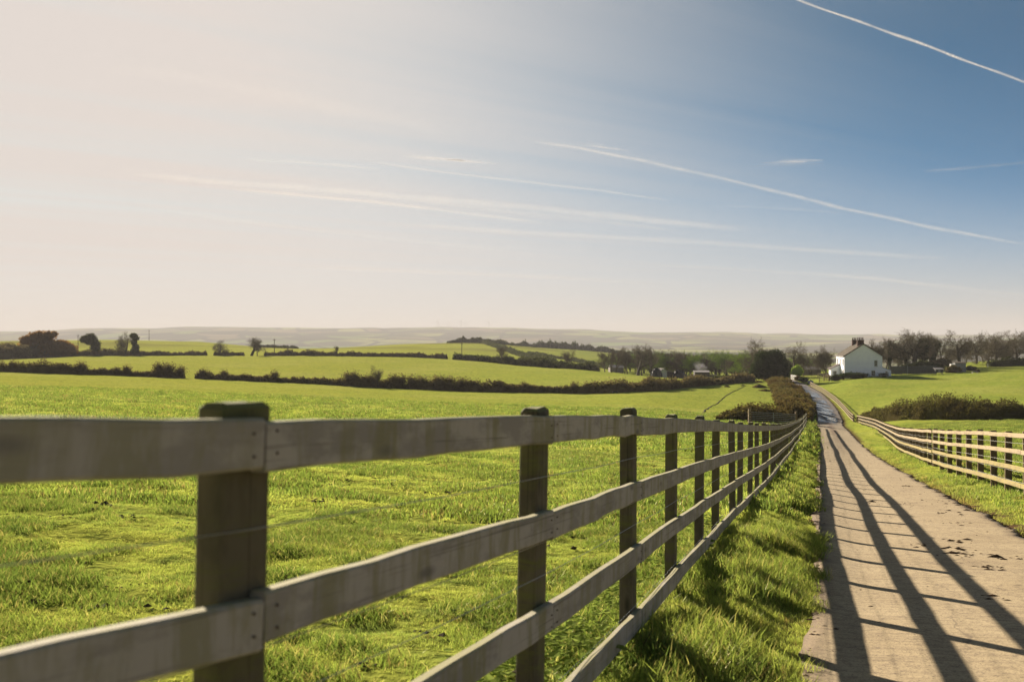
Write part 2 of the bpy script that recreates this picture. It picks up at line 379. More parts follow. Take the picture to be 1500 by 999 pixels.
M_BARKL = barkm('twig_bark', (0.0997, 0.0803, 0.0509), (0.1642, 0.1406, 0.0872))
M_DARKB = barkm('dark_bark', (0.030, 0.026, 0.020), (0.070, 0.060, 0.046))
M_BARKG = barkm('mossy_bark', (0.0975, 0.1040, 0.0416), (0.1560, 0.1560, 0.0715))

def woodm(name, grey, brown, alg, algae=.5):
    m, t = mat(name); tc = t.node('ShaderNodeTexCoord').outputs['Object']; oi = t.node('ShaderNodeObjectInfo').outputs['Random']
    v = t.vmath('ADD', tc, t.comb(t.math('MULTIPLY', oi, 37.0), t.math('MULTIPLY', oi, 11.0), 0.0))
    grain = t.noise(t.mapping(v, scale=(1.6, 26, 26)), 3.0, 7, .7, .5)
    blot = t.noise(t.mapping(v, scale=(1, 2.6, 2.6)), 2.6, 7, .7)
    drip = t.noise(t.mapping(v, scale=(4.2, 1, .7)), 1.9, 7, .72, .5)
    c = t.mix(t.rng(grain, .38, .55, 3.0), grey, brown)
    c = t.mix(t.rng(blot, .47, .57, 0, .6), c, tuple(x*.5 for x in brown))
    c = t.mix(t.rng(drip, .47, .58, 0, algae), c, alg)
    split = t.noise(t.mapping(v, scale=(.5, 60, 60)), 2.0, 3, .5)
    c = t.mix(t.rng(split, .62, .68, 0, .7), c, tuple(x*.25 for x in brown))
    kn = t.node('ShaderNodeTexVoronoi'); kn.inputs['Scale'].default_value = 2.6; t.put(kn.inputs['Vector'], t.mapping(v, scale=(1, 3.2, 3.2)))
    c = t.mix(t.rng(kn.outputs['Distance'], .06, .17, .75, 0), c, tuple(x*.30 for x in brown))
    c = t.mix(t.rng(oi, 0, 1, 0, .35), c, tuple(x*.75 for x in brown))
    nz = t.sep(t.node('ShaderNodeNewGeometry').outputs['Normal'])[2]
    c = t.mix(t.math('MULTIPLY', t.rng(nz, .5, .9), t.rng(blot, .35, .6, .25, .9)), c, tuple(x*1.5 for x in alg))
    pbsdf(t, c, .85, .2, t.bump(grain, .45, .004)); return m
M_RAIL = woodm('weathered_rail', (0.74, 0.70, 0.68), (0.44, 0.40, 0.37), (0.24, 0.225, 0.11), .7)
M_POST = woodm('weathered_post', (0.225, 0.200, 0.150), (0.140, 0.120, 0.080), (0.14, 0.145, 0.045), .75)
M_RAILR = woodm('newer_rail', (0.4343, 0.3548, 0.2467), (0.3643, 0.2864, 0.1876), (0.3548, 0.2960, 0.1178), .35)
M_RAILRL = woodm('newer_rail_lichen', (0.3666, 0.3076, 0.1465), (0.3210, 0.2574, 0.1286), (0.3033, 0.2574, 0.0635), .8)
M_POSTR = woodm('newer_post', (0.2783, 0.2141, 0.1285), (0.1820, 0.1285, 0.0750), (0.1606, 0.1390, 0.0535), .4)
M_WIRE = simple('galvanised_wire', (0.42, 0.41, 0.38), .45, .1, metal=.6)
M_NAIL = simple('rusty_nail', (0.09, 0.06, 0.045), .7)

mr, t = mat('concrete_track'); pos = geo_pos(t); px, py, pz = t.sep(pos)
FD = math.atan(.306)
rv = t.mapping(pos, rot=(0, 0, FD))   # y along the track
n1 = t.noise(pos, 1.1, 5); n2 = t.noise(pos, 14.0, 6, .7); n3 = t.noise(t.mapping(t.mapping(pos, rot=(0, 0, FD)), scale=(.5, 9, 1)), 2.4, 6, .7); n6 = t.noise(pos, 70.0, 3)
c = t.mix(t.rng(n1, .3, .7), (0.3788, 0.2913, 0.1625), (0.4621, 0.3669, 0.2171))
c = t.mix(t.rng(n3, .47, .62, 0, .38), c, (0.1566, 0.1135, 0.0742))
c = t.mix(t.rng(n2, .50, .66, 0, .6), c, (0.1210, 0.0829, 0.0518))
c = t.mix(t.rng(n6, .52, .66, 0, .65), c, (0.0720, 0.0522, 0.0333))
# hairline cracks
cr = t.node('ShaderNodeTexVoronoi', feature='DISTANCE_TO_EDGE'); cr.inputs['Scale'].default_value = .55
t.put(cr.inputs['Vector'], t.vmath('ADD', rv, t.comb(t.math('MULTIPLY', n1, .9), t.math('MULTIPLY', n2, .25), 0.0)))
c = t.mix(t.math('MULTIPLY', t.rng(cr.outputs[0], .002, .009, .5, 0), t.rng(t.noise(pos, .6, 2), .45, .6)), c, (0.078, 0.057, 0.039))
lat = t.node('ShaderNodeAttribute', attribute_name='across').outputs['Fac']
mud = t.math('MULTIPLY', t.rng(t.noise(t.mapping(rv, scale=(1.0, .35, 1)), 1.6, 6, .75), .56, .66), t.rng(t.math('ABSOLUTE', t.math('SUBTRACT', lat, .56)), .05, .3, 1, .05))
mud = t.math('MULTIPLY', mud, t.rng(n2, .42, .58))
edge = t.rng(t.math('ADD', t.math('ABSOLUTE', t.math('SUBTRACT', lat, .5)), t.math('MULTIPLY', t.math('SUBTRACT', n1, .5), .12)), .42, .50)
mc = t.mix(n2, (0.0478, 0.0270, 0.0146), (0.1019, 0.0624, 0.0354))
c = t.mix(t.math('MULTIPLY', t.math('MAXIMUM', mud, edge), .85), c, mc)
# the far dip is muddy, wet asphalt
far = t.rng(t.math('ADD', py, t.math('MULTIPLY', n1, 30.0)), 105.0, 150.0); c = t.mix(far, c, t.mix(t.rng(n1, .4, .6), (0.075, 0.062, 0.055), (0.150, 0.120, 0.098)))
midmud = t.math('MULTIPLY', t.math('MULTIPLY', t.rng(py, 45, 90), t.rng(py, 130, 150, 1, 0)), t.rng(t.math('ABSOLUTE', t.math('SUBTRACT', lat, t.rng(t.noise(pos, .2, 2), .3, .7, .35, .55))), .04, .16, .7, 0))
c = t.mix(midmud, c, (0.12, 0.062, 0.030))
wetn = t.noise(t.mapping(pos, scale=(1.3, .22, 1)), .55, 4)
wet = t.math('MULTIPLY', t.math('MULTIPLY', t.rng(py, 112, 128), t.rng(py, 205, 228, 1, 0)), t.math('MULTIPLY', t.rng(wetn, .42, .52), t.rng(lat, .72, .84, 1, 0)))
c = t.mix(wet, c, (0.03, 0.03, 0.032))
b = pbsdf(t, c, t.math('SUBTRACT', .88, t.math('MULTIPLY', wet, .78)), .35, t.bump(t.math('ADD', n2, t.math('ADD', t.math('MULTIPLY', n6, .4), n3)), .35, .012))
M_ROAD = mr
M_CLOD = simple('dried_mud', (0.0829, 0.0488, 0.0273), .95, .4, 30, .1)
M_SOIL = simple('dark_soil', (0.075, 0.058, 0.030), .95, .6, 16, .1)

# ------------------------------------------------------------------ ground sheet
th = np.concatenate([R(1)*np.linspace(-180, -36, 30)[:-1], R(1)*np.linspace(-36, 36, 640), R(1)*np.linspace(36, 180, 30)[1:-1]])
rr = [0.0, .25]
while rr[-1] < 12500:
    rr.append(rr[-1]*(1.0155 if rr[-1] > 2 else 1.12))
rr = np.array(rr[1:]); nt, nr = len(th), len(rr)
TH, RR = np.meshgrid(th, rr, indexing='ij'); X = (np.sin(TH)*RR).ravel(); Y = (np.cos(TH)*RR).ravel()
Zg = G(X, Y)
xl, xr = road_x(Y); nn = vnoise(X*3, Y*3, 9)
soil = np.maximum(np.exp(-((X-xr-.08)/(.22+.25*nn))**2), .8*np.exp(-((X-xl+.05)/.16)**2))
soil = np.where((X > xl) & (X < xr), 1.0, soil)*(Y < 290)
fx = -1.035+.306*Y; soil = np.maximum(soil, np.exp(-((X-fx+.1)/.22)**2)*sstep(.5, .75, vnoise(X*1.3, Y*1.3, 12))*(Y < 100)*.8)
idx = np.arange(nt*nr).reshape(nt, nr)
ip = np.concatenate([idx[1:], idx[:1]])
Q = np.stack([idx[:, :-1], idx[:, 1:], ip[:, 1:], ip[:, :-1]], -1).reshape(-1, 4)
V = np.stack([X, Y, Zg], -1)
Vc = np.array([[0, 0, gz(0, 0)]]); V = np.concatenate([V, Vc]); Tt = np.stack([idx[:, 0], ip[:, 0], np.full(nt, nt*nr)], -1)
tag(link('ground', meshdata('ground', V, [Q, Tt], M_GROUND, True, cols={'soil': np.append(soil, 0)})), kind='structure')

# road sheet
zs = np.concatenate([np.arange(-11, 60, .12), np.arange(60, 296, .4)]); na = 27
A = np.linspace(0, 1, na)
xl, xr = road_x(zs)
jl = (vnoise(zs*4, zs*0, 21)-.5)*.10+(vnoise(zs*1.1, zs*0, 23)-.5)*.12; jr = (vnoise(zs*4, zs*0, 22)-.5)*.14+(vnoise(zs*.9, zs*0, 24)-.5)*.16
XX = (xl+jl)[:, None] + ((xr+jr)-(xl+jl))[:, None]*A[None, :]; YY = np.repeat(zs[:, None], na, 1)
mid = (xl+xr)/2
zc = land(XX, YY) - (.20-.14*sstep(70, 130, YY)) + .028 + .0004*np.clip(YY, 0, 999) + .03*(1-(2*A[None, :]-1)**2)
V = np.stack([XX, YY, zc], -1).reshape(-1, 3); idx = np.arange(len(V)).reshape(len(zs), na)
Q = np.stack([idx[:-1, :-1], idx[:-1, 1:], idx[1:, 1:], idx[1:, :-1]], -1).reshape(-1, 4)
# skirt down into the ground on both edges
def skirt(col, off):
    e = V[idx[:, col]].copy(); e[:, 2] -= .12; e[:, 0] += off
    return e
vl, vr = skirt(0, -.02), skirt(-1, .02); n0 = len(V); nz_ = len(zs)
ql = np.stack([idx[:-1, 0], idx[1:, 0], n0+np.arange(1, nz_), n0+np.arange(nz_-1)], -1)
qr = np.stack([idx[1:, -1], idx[:-1, -1], n0+nz_+np.arange(nz_-1), n0+nz_+np.arange(1, nz_)], -1)
acr = np.concatenate([np.tile(A, len(zs)), np.zeros(nz_), np.ones(nz_)])
tag(link('road', meshdata('road', np.concatenate([V, vl, vr]), [Q, ql, qr], M_ROAD, True, cols={'across': acr})), kind='structure')
def road_z(X, Y):
    xl, xr = road_x(Y); a = (X-xl)/(xr-xl)
    return land(X, Y) - (.20-.14*sstep(70, 130, Y)) + .028+.0004*Y + .03*(1-(2*a-1)**2)

# ------------------------------------------------------------------ grass (real blades, instanced over point clouds)
def tuft(name, nb, rad, h, wd, seed, lean=.5):
    r = np.random.default_rng(seed); V = []; Q = []; Tt = []; bl = []
    for i in range(nb):
        a = r.uniform(0, 6.283); d = rad*math.sqrt(r.uniform()); p = np.array([math.cos(a)*d, math.sin(a)*d, -.01])
        hh = h*r.uniform(.45, 1.15)*(1-.3*d/rad); la = r.uniform(0, 6.283); L = np.array([math.cos(la), math.sin(la), 0])*hh*r.uniform(.1, lean)
        wa = r.uniform(0, 6.283); wv = np.array([math.cos(wa), math.sin(wa), 0])*wd*r.uniform(.6, 1.2)*.5
        n = len(V); m = p+L*.35+np.array([0, 0, hh*.6]); tp = p+L+np.array([0, 0, hh])
        V += [p-wv, p+wv, m-wv*.8, m+wv*.8, tp]; bl += [r.uniform()]*5; Q.append((n, n+1, n+3, n+2)); Tt.append((n+2, n+3, n+4))
    return bpy.data.objects.new(name, meshdata(name, V, [np.array(Q), np.array(Tt)], M_GRASS, cols={'blade': bl}))
def scatter(name, P, rot, scl, tint, dry, kinds, label, cat):
    me = bpy.data.meshes.new(name); me.vertices.add(len(P)); me.vertices.foreach_set('co', np.asarray(P, np.float32).ravel())
    for k, v, ty in (('rot', rot, 'FLOAT_VECTOR'), ('scl', scl, 'FLOAT'), ('tint', tint, 'FLOAT'), ('dry', dry, 'FLOAT')):
        a = me.attributes.new(k, ty, 'POINT'); a.data.foreach_set('vector' if ty == 'FLOAT_VECTOR' else 'value', np.asarray(v, np.float32).ravel())
    me.update(); o = link(name, me); me.materials.append(M_GRASS)
    ng = bpy.data.node_groups.new(name+'_nodes', 'GeometryNodeTree'); N, L = ng.nodes, ng.links
    ng.interface.new_socket('Geometry', in_out='INPUT', socket_type='NodeSocketGeometry'); ng.interface.new_socket('Geometry', in_out='OUTPUT', socket_type='NodeSocketGeometry')
    gi, go = N.new('NodeGroupInput'), N.new('NodeGroupOutput'); jn = N.new('GeometryNodeJoinGeometry')
    for k in kinds:
        oi = N.new('GeometryNodeObjectInfo'); oi.inputs['Object'].default_value = k; oi.inputs['As Instance'].default_value = True; L.new(oi.outputs['Geometry'], jn.inputs[0])
    ip = N.new('GeometryNodeInstanceOnPoints'); ip.inputs['Pick Instance'].default_value = True
    def attr(nm, ty):
        a = N.new('GeometryNodeInputNamedAttribute'); a.data_type = ty; a.inputs['Name'].default_value = nm; return a.outputs['Attribute']
    L.new(gi.outputs[0], ip.inputs['Points']); L.new(jn.outputs[0], ip.inputs['Instance'])
    L.new(attr('rot', 'FLOAT_VECTOR'), ip.inputs['Rotation']); L.new(attr('scl', 'FLOAT'), ip.inputs['Scale']); L.new(ip.outputs[0], go.inputs[0])
    md = o.modifiers.new('scatter', 'NODES'); md.node_group = ng
    return tag(o, label, cat, None, 'stuff')
def sample(n, z0, z1, u0, u1, seed):
    r = np.random.default_rng(seed); z = np.sqrt(r.uniform(z0*z0, z1*z1, n)); u = r.uniform(u0, u1, n); return u*z, z, r
def do_grass(name, n, z0, z1, u0, u1, kinds, seed, scale, label, zone, tall=1.0):
    X, Y, r = sample(n, z0, z1, u0, u1, seed)
    xl, xr = road_x(Y); fx = -1.035+.306*Y
    rfx = np.interp(Y, [0, 12, 20.1, 34.5, 52.4, 77, 100, 128], [4.6, 8.0, 10.35, 14.5, 20.3, 29.0, 36.3, 44])
    e = (vnoise(X*2.5, Y*2.5, 31)-.5)*.08
    if zone == 'field': ok = X < fx+.05
    elif zone == 'verge': ok = (X > fx-.05) & (X < xl+.02-.12*(z0 > 10)+e)
    else: ok = (X > xr+.10+np.abs(e)*1.6) & ((X < rfx) if zone == 'rverge' else (X >= rfx))
    X, Y, e = X[ok], Y[ok], e[ok]; xl, xr, fx = xl[ok], xr[ok], fx[ok]; m = len(X)
    t1 = vnoise(X*1.1, Y*1.1, 41); t2 = vnoise(X*3.3, Y*3.3, 42); t3 = vnoise(X*.35, Y*.35, 43)
    clump = sstep(.50, .72, .55*t1+.45*t2+.08*t3)
    hgt = .70+1.15*clump+.3*(t2-.5)
    if 'verge' in zone:
        clump *= .6
        hgt = hgt*(1.0+.35*t1)
    else: hgt = hgt + 1.1*np.exp(-((X-fx)/.28)**2)*(zone == 'field')
    keep = r.uniform(size=m) > .85*sstep(.50, .70, .6*vnoise(X*1.9, Y*1.9, 45)+.4*vnoise(X*5, Y*5, 46))*(1-clump)*(zone == 'field')
    P = np.stack([X, Y, G(X, Y)-.006], -1); rot = np.stack([r.normal(0, .12, m), r.normal(0, .12, m), r.uniform(0, 6.283, m)], -1)
    scl = scale*tall*hgt*r.uniform(.75, 1.25, m)
    dry = np.clip((r.uniform(size=m) < .07)*r.uniform(.3, .9, m) + .5*np.exp(-((X-xr)/.3)**2)*(zone == 'rverge'), 0, 1)
    scatter(name, P[keep], rot[keep], scl[keep], np.clip(clump+r.uniform(-.1, .15, m), 0, 1)[keep], dry[keep], kinds, label, 'grass')
K1 = [tuft('grass_tuft', 46, .08, .046, .0032, s, 1.0) for s in range(4)]
K2 = [tuft('grass_tuft', 52, .17, .058, .008, s+10, .9) for s in range(4)]
K3 = [tuft('grass_tuft', 44, .42, .10, .024, s+20, .8) for s in range(3)]
KV = [tuft('grass_tuft', 44, .085, .092, .0036, s+30, .8) for s in range(4)]
KV2 = [tuft('grass_tuft', 50, .17, .10, .009, s+40, .8) for s in range(3)]
do_grass('meadow_grass', 30000, 1.9, 12, -.66, .34, K1, 1, 1.0, 'short grazed grass with darker tufts in the near field behind the fence', 'field')
do_grass('meadow_grass', 52000, 12, 40, -.60, .34, K2, 2, 1.0, 'short grazed grass in the middle of the field left of the fence', 'field')
do_grass('meadow_grass', 60000, 40, 120, -.60, .34, K3, 3, 1.0, 'sunlit pasture grass farther down the left field', 'field')
do_grass('verge_grass', 30000, 1.6, 14, -.35, .40, KV, 4, .95, 'lush green verge grass between the left fence and the track', 'verge', .8)
do_grass('verge_grass', 42000, 14, 100, .20, .33, KV2, 5, .85, 'verge grass farther along between the left fence and the track', 'verge', .7)
do_grass('roadside_grass', 60000, 7, 75, .30, .80, KV2, 6, .85, 'grass strip between the track and the right fence', 'rverge', .7)
do_grass('paddock_grass', 60000, 10, 100, .32, .72, K2, 7, 1.3, 'grass in the paddock behind the right fence', 'pad')

# ------------------------------------------------------------------ haze (even air around everything)
mh, t = mat('haze_air')
pv = t.node('ShaderNodeVolumePrincipled'); pv.inputs['Density'].default_value = 0.00016; pv.inputs['Anisotropy'].default_value = .05
pv.inputs['Color'].default_value = (0.69, 0.68, 0.70, 1); t.l.new(pv.outputs[0], t.out.inputs['Volume'])
tag(MB().box((-13000, -13000, -130), (13000, 13000, 190)).build('haze', mh), kind='stuff')
sc.cycles.volume_bounces = 0

# ------------------------------------------------------------------ wooden fences
def board(name, p0, p1, h, th, m, parent, seg=6, wob=.004, seed=0, z_anchor='top'):
    """a rail: local x along it, top edge through p0-p1; slightly bowed, arrises chamfered"""
    r = random.Random(seed); p0 = Vector(p0); p1 = Vector(p1); L = (p1-p0).length
    d = (p1-p0).normalized(); side = Vector((0, 0, 1)).cross(d).normalized(); upv = d.cross(side)
    c = min(.006, h*.1); prof = [(-th/2, -h+c), (-th/2+c, -h), (th/2-c, -h), (th/2, -h+c), (th/2, -c), (th/2-c, 0), (-th/2+c, 0), (-th/2, -c)]
    V = []; wz = [r.uniform(-1, 1)*wob for _ in range(seg+1)]; wy = [r.uniform(-1, 1)*wob*.7 for _ in range(seg+1)]; wh = [r.uniform(-1, 1)*wob*.6 for _ in range(seg+1)]
    for i in range(seg+1):
        for (y, z) in prof: V.append((L*i/seg, y+wy[i], z+wz[i]+(wh[i] if z < -h/2 else 0)))
    Q = [(i*8+j, (i+1)*8+j, (i+1)*8+(j+1) % 8, i*8+(j+1) % 8) for i in range(seg) for j in range(8)]
    n = seg*8; E = [(0, 1, 2, 3), (0, 3, 4, 7), (4, 5, 6, 7), (n+3, n+2, n+1, n), (n+7, n+4, n+3, n), (n+7, n+6, n+5, n+4)]
    o = link(name, meshdata(name, V, np.array(Q+E), m), parent)
    o.matrix_local = Matrix.Translation(p0) @ Matrix((d, side, upv)).transposed().to_4x4()
    return o
def post_mesh(al, pe, h, seed):
    r = random.Random(seed); c = .006; V = []
    lv = [(-.25, 0), (h-.012, 0), (h, .010)]
    for z, ins in lv:
        a, b = al/2-ins, pe/2-ins
        for x, y in ((-a+c, -b), (a-c, -b), (a, -b+c), (a, b-c), (a-c, b), (-a+c, b), (-a, b-c), (-a, -b+c)): V.append((x, y, z + (r.uniform(-.003, .003) if z > 0 else 0)))
    Q = [(i*8+j, i*8+(j+1) % 8, (i+1)*8+(j+1) % 8, (i+1)*8+j) for i in range(2) for j in range(8)]
    n = 16; Q += [(n, n+1, n+2, n+3), (n, n+3, n+4, n+7), (n+4, n+5, n+6, n+7)]
    # grain of a post runs upwards: lay the mesh with local x up
    V = [(z, x, y) for x, y, z in V]
    return meshdata('post', V, np.array(Q), ())
PM = {}
def fence(label, cat, P, tops, rail_h, gap, nrail, mats, post_mat, side=-1, wires=(), al=.14, pe=.07, ph=.04, seed=1, gnd=1.24, drop4=None, near_extra=True, group=None, wire_r=.0014, lower_mats=None):
    """P: list of (X,Y) of posts on the rail line, tops: height of the top edge of rail one at each post"""
    r = random.Random(seed); n = len(P)
    root = empty('post_and_rail_fence', (P[0][0], P[0][1], tops[0]-gnd), 0, label, cat, group); o0 = root.location
    dirs = []
    for i in range(n):
        a = Vector(P[max(i-1, 0)]); b = Vector(P[min(i+1, n-1)]); dirs.append((b-a).normalized())
    for i in range(n):
        d = dirs[i]; pr = Vector((d.y, -d.x))*side          # away from the rails
        key = (post_mat.name, i % 5)
        if key not in PM:
            me = post_mesh(al, pe, 1.3, i % 5); me.materials.append(post_mat); PM[key] = me
        c = Vector(P[i]) + pr*(.019+pe/2+.0015)
        top = tops[i]+ph+r.uniform(-.012, .012)
        # mesh: local x up, local y along the fence, local z across
        zx = Vector((d.y*.075*0+r.uniform(-.012, .012)+.0, r.uniform(-.012, .012), 1)).normalized()
        zx = (zx + Vector((d.x, d.y, 0))*.022).normalized()
        yv = Vector((d.x, d.y, 0)); yv = (yv - zx*yv.dot(zx)).normalized(); zv = zx.cross(yv)
        M = Matrix((zx, yv, zv)).transposed().to_4x4(); base_ = Vector((c.x, c.y, top)) - zx*1.3
        o = link('post', PM[key], root); o.matrix_local = Matrix.Translation(base_-o0) @ M
    for k in range(nrail):
        i = -(k % 2) if n > 3 else 0
        while i < n-1:
            st = 1 if (near_extra and i < 4 and i > -1) else 2
            a, b = max(i, 0), min(i+st, n-1)
            za = tops[a]-gap*k; zb = tops[b]-gap*k
            if b-a == 2:     # keep the middle close to its post as well
                zm = tops[a+1]-gap*k; e = (zm-(za+zb)/2)*.5; za += e; zb += e
            da = Vector(P[a]); db = Vector(P[b]); dd = (db-da).normalized()*.0015
            j = r.uniform(-.006, .006); j2 = r.uniform(-.006, .006)
            mm = (lower_mats if lower_mats and k >= 2 else mats)
            board('rail', Vector((da.x+dd.x, da.y+dd.y, za+j))-o0, Vector((db.x-dd.x, db.y-dd.y, zb+j2))-o0, rail_h, .038, mm, root, 8 if a < 8 else 4, .004, seed*1000+k*100+a)
            i += st
    for wi, hw in enumerate(wires):
        pts = []
        for i in range(n):
            d = dirs[i]; pr = Vector((d.y, -d.x))*side*.0165
            pts.append((P[i][0]+pr.x-o0.x, P[i][1]+pr.y-o0.y, tops[i]-gnd+hw-o0.z))
            if i < n-1: pts.append(((P[i][0]+P[i+1][0])/2+pr.x-o0.x, (P[i][1]+P[i+1][1])/2+pr.y-o0.y, (tops[i]+tops[i+1])/2-gnd+hw-.006-o0.z))
        MB().tube(pts, wire_r, 4).build('wire', M_WIRE, root)
    return root
DT = np.array([(-.9,-.05),(.4,.03),(1.95,.150),(3.67,.28),(5.39,.405),(7.1,.56),(8.83,.703),(10.5,.86),(12.3,1.02),(15,1.27),(18.5,1.57),(28,2.38),(37.6,3.12),(50,4.03),(57.5,4.57),(71,5.48),(100,7.28)])
LP = [(-2.20,-1.15), (-1.35, .42), (-.498, 1.95)]
z = 3.67
while z < 101:
    jit = 0.012*math.sin(z*1.7)+.02*math.sin(z*.37)
    LP.append((-.985+.306*z+jit*(z > 5), z)); z += 1.72
tops = [EYE - float(np.interp(p[1], DT[:, 0], DT[:, 1])) + (.006*math.sin(p[1]*2.1) if p[1] > 5 else 0) for p in LP]
LF = fence('long weathered grey rail fence running from the foreground down the left of the track', 'fence', LP, tops, .100, .345, 4,
      M_RAIL, M_POST, side=-1, wires=(.22, .44, .66, .78, 1.02), seed=3, al=.14, pe=.07)
# nail heads on the near rails
for i in (2, 3, 4, 5):
    p = Vector((LP[i][0], LP[i][1])); a, b = Vector(LP[i-1]), Vector(LP[i+1]); d = (b-a).normalized(); nrm = Vector((d.y, -d.x))
    for k in range(3):
        for sx in (-.035, .035):
            for dz in (-.028, -.072):
                q = p+d*sx+nrm*.0185; zq = tops[i]-.345*k+dz
                qs = Vector((q.x, q.y, zq))-LF.location
                MB().tube([qs, qs+Vector((nrm.x, nrm.y, 0))*.0035], [.0032, .003], 7).build('nail', M_NAIL, LF)
RT = [(10,7.42,1.03),(12,8.0,1.20),(20.1,10.35,1.85),(34.5,14.5,3.09),(52.4,20.35,4.58),(77,29.0,6.44),(100,36.4,7.85),(127,43.9,9.45)]
RT = np.array(RT)
def along(tabz, step, z0, z1):
    out = []; z = z0
    while z < z1:
        x = np.interp(z, tabz[:, 0], tabz[:, 1]); out.append((float(x), float(z), float(np.interp(z, tabz[:, 0], tabz[:, 2]))))
        x2 = np.interp(z+.5, tabz[:, 0], tabz[:, 1]); z += step*.5/math.hypot(.5, x2-x)
    return out
zf = np.linspace(8, 130, 400)
def smt(tb, k=41):
    z = np.linspace(tb[0, 0], tb[-1, 0], 500); kk = np.ones(k)/k
    def f(v):
        pad = np.concatenate([2*v[0]-v[k//2:0:-1], v, 2*v[-1]-v[-2:-k//2-1:-1]]); return np.convolve(pad, kk, 'valid')[:len(z)]
    return np.stack([z, f(np.interp(z, tb[:, 0], tb[:, 1])), f(np.interp(z, tb[:, 0], tb[:, 2]))], -1)
pr_ = along(smt(RT), 1.8, 10, 34.5); Z1 = pr_[-1][1]
fence('pale newer post and rail fence nearest on the right side of the track', 'fence', [(p[0], p[1]) for p in pr_], [EYE-p[2]+.008*math.sin(p[1]*3) for p in pr_],
      .095, .345, 4, M_RAILR, M_POSTR, side=1, wires=(.22, .44, .64, .80, 1.03), seed=7, al=.075, pe=.14, wire_r=.003, lower_mats=M_RAILRL)
pr_ = along(smt(RT), 1.8, Z1+.22, 126.5)
fence('pale post and rail fence on the right curving down to the bottom of the dip', 'fence', [(p[0], p[1]) for p in pr_], [EYE-p[2]+.012*math.sin(p[1]*2.3) for p in pr_],
      .095, .345, 4, M_RAILR, M_POSTR, side=1, wires=(.22, .44, .64, .80, 1.03), seed=8, al=.075, pe=.14, gnd=1.28, wire_r=.003, lower_mats=M_RAILRL)
FT = np.array([(128,43.9,9.5),(137,46.4,9.72),(145,48.7,9.75),(168,54.6,9.45),(190,59.3,9.0),(215,64.3,8.77)])
pr_ = along(smt(FT, 61), 2.2, 128.6, 215)
fence('pale three-rail fence climbing right of the wet bend towards the house', 'fence', [(p[0], p[1]) for p in pr_], [EYE-p[2] for p in pr_],
      .11, .36, 3, M_RAILR, M_POSTR, side=1, seed=9, al=.09, pe=.14, gnd=1.1)

# ------------------------------------------------------------------ hedges
def leaf_quads(C, size, r, flat=.0):
    n = len(C); a = r.normal(size=(n, 3)); a[:, 2] *= (1-flat); a /= np.linalg.norm(a, axis=1)[:, None]
    b = r.normal(size=(n, 3)); b -= a*(a*b).sum(1)[:, None]; b /= np.linalg.norm(b, axis=1)[:, None]
    s = (size*r.uniform(.5, 1.3, n))[:, None]; s2 = s*r.uniform(.35, .8, n)[:, None]
    V = np.stack([C-a*s, C+b*s2*.8, C+a*s, C-b*s2], 1).reshape(-1, 3); Q = np.arange(4*n).reshape(n, 4)
    return V, Q
def hedge(name, label, path, m, per_m=70, leaf=.22, seed=0, cat='hedge', group=None, core=.72, tw=.25):
    """path: (X, Y, height, half width)"""
    r = np.random.default_rng(seed); P = np.array(path, float)
    seg = np.hypot(np.diff(P[:, 0]), np.diff(P[:, 1])); s = np.concatenate([[0], np.cumsum(seg)]); Ltot = s[-1]
    ss = np.arange(0, Ltot, max(.35, Ltot/700)); C = np.stack([np.interp(ss, s, P[:, i]) for i in range(4)], -1)
    t_ = np.gradient(C[:, :2], axis=0); t_ /= np.linalg.norm(t_, axis=1)[:, None]; nr_ = np.stack([-t_[:, 1], t_[:, 0]], -1)
    zg = base(C[:, 0], C[:, 1]); hn = C[:, 2]*(.55+.62*vnoise(ss*.22, ss*0, seed+1)+.35*(vnoise(ss*1.1, ss*0, seed+2)-.5))
    K = 11; ph = np.linspace(0, math.pi, K); V = []
    for j in range(K):
        jit = .8+.35*vnoise(ss*.9, ss*0+j*3.1, seed+5)
        off = np.cos(ph[j])*C[:, 3]*jit*core/.8; hz = hn*core*(np.sin(ph[j])**.6)*jit
        V.append(np.stack([C[:, 0]+nr_[:, 0]*off, C[:, 1]+nr_[:, 1]*off, zg+hz-.25*(math.sin(ph[j]) < .1)], -1))
    V = np.stack(V, 1); nS = len(ss); idx = np.arange(nS*K).reshape(nS, K)
    Q = np.stack([idx[:-1, :-1], idx[1:, :-1], idx[1:, 1:], idx[:-1, 1:]], -1).reshape(-1, 4); V = V.reshape(-1, 3)
    cap = [idx[0], idx[-1][::-1]]
    n = int(per_m*Ltot); q = r.uniform(0, nS-1.001, n); i = q.astype(int); f = (q-i)[:, None]
    c = C[i]*(1-f)+C[i+1]*f; nn = nr_[i]; z0 = zg[i]*(1-f[:, 0])+zg[i+1]*f[:, 0]; hh = hn[i]
    an = r.uniform(0, math.pi, n); rad = r.uniform(.70, 1.06, n)*(.85+.3*vnoise(q*.25, an*3, seed+7))
    off = np.cos(an)*c[:, 3]*rad; hz = np.sin(an)**.65*hh*rad
    top = r.uniform(size=n) < tw; hz = np.where(top, hz*r.uniform(1, 1.22, n), hz)
    Cc = np.stack([c[:, 0]+nn[:, 0]*off, c[:, 1]+nn[:, 1]*off, z0+np.maximum(hz, .03)], -1)
    V2, Q2 = leaf_quads(Cc, leaf, r)
    me = meshdata(name, np.concatenate([V, V2]), [Q, Q2+len(V), np.array([cap[0]]), np.array([cap[1]])], m)
    o = link(name, me); return tag(o, label, cat, group)
def pxp(*L): return [((x-750)/FPX*z, z, h, w_) for x, z, h, w_ in L]
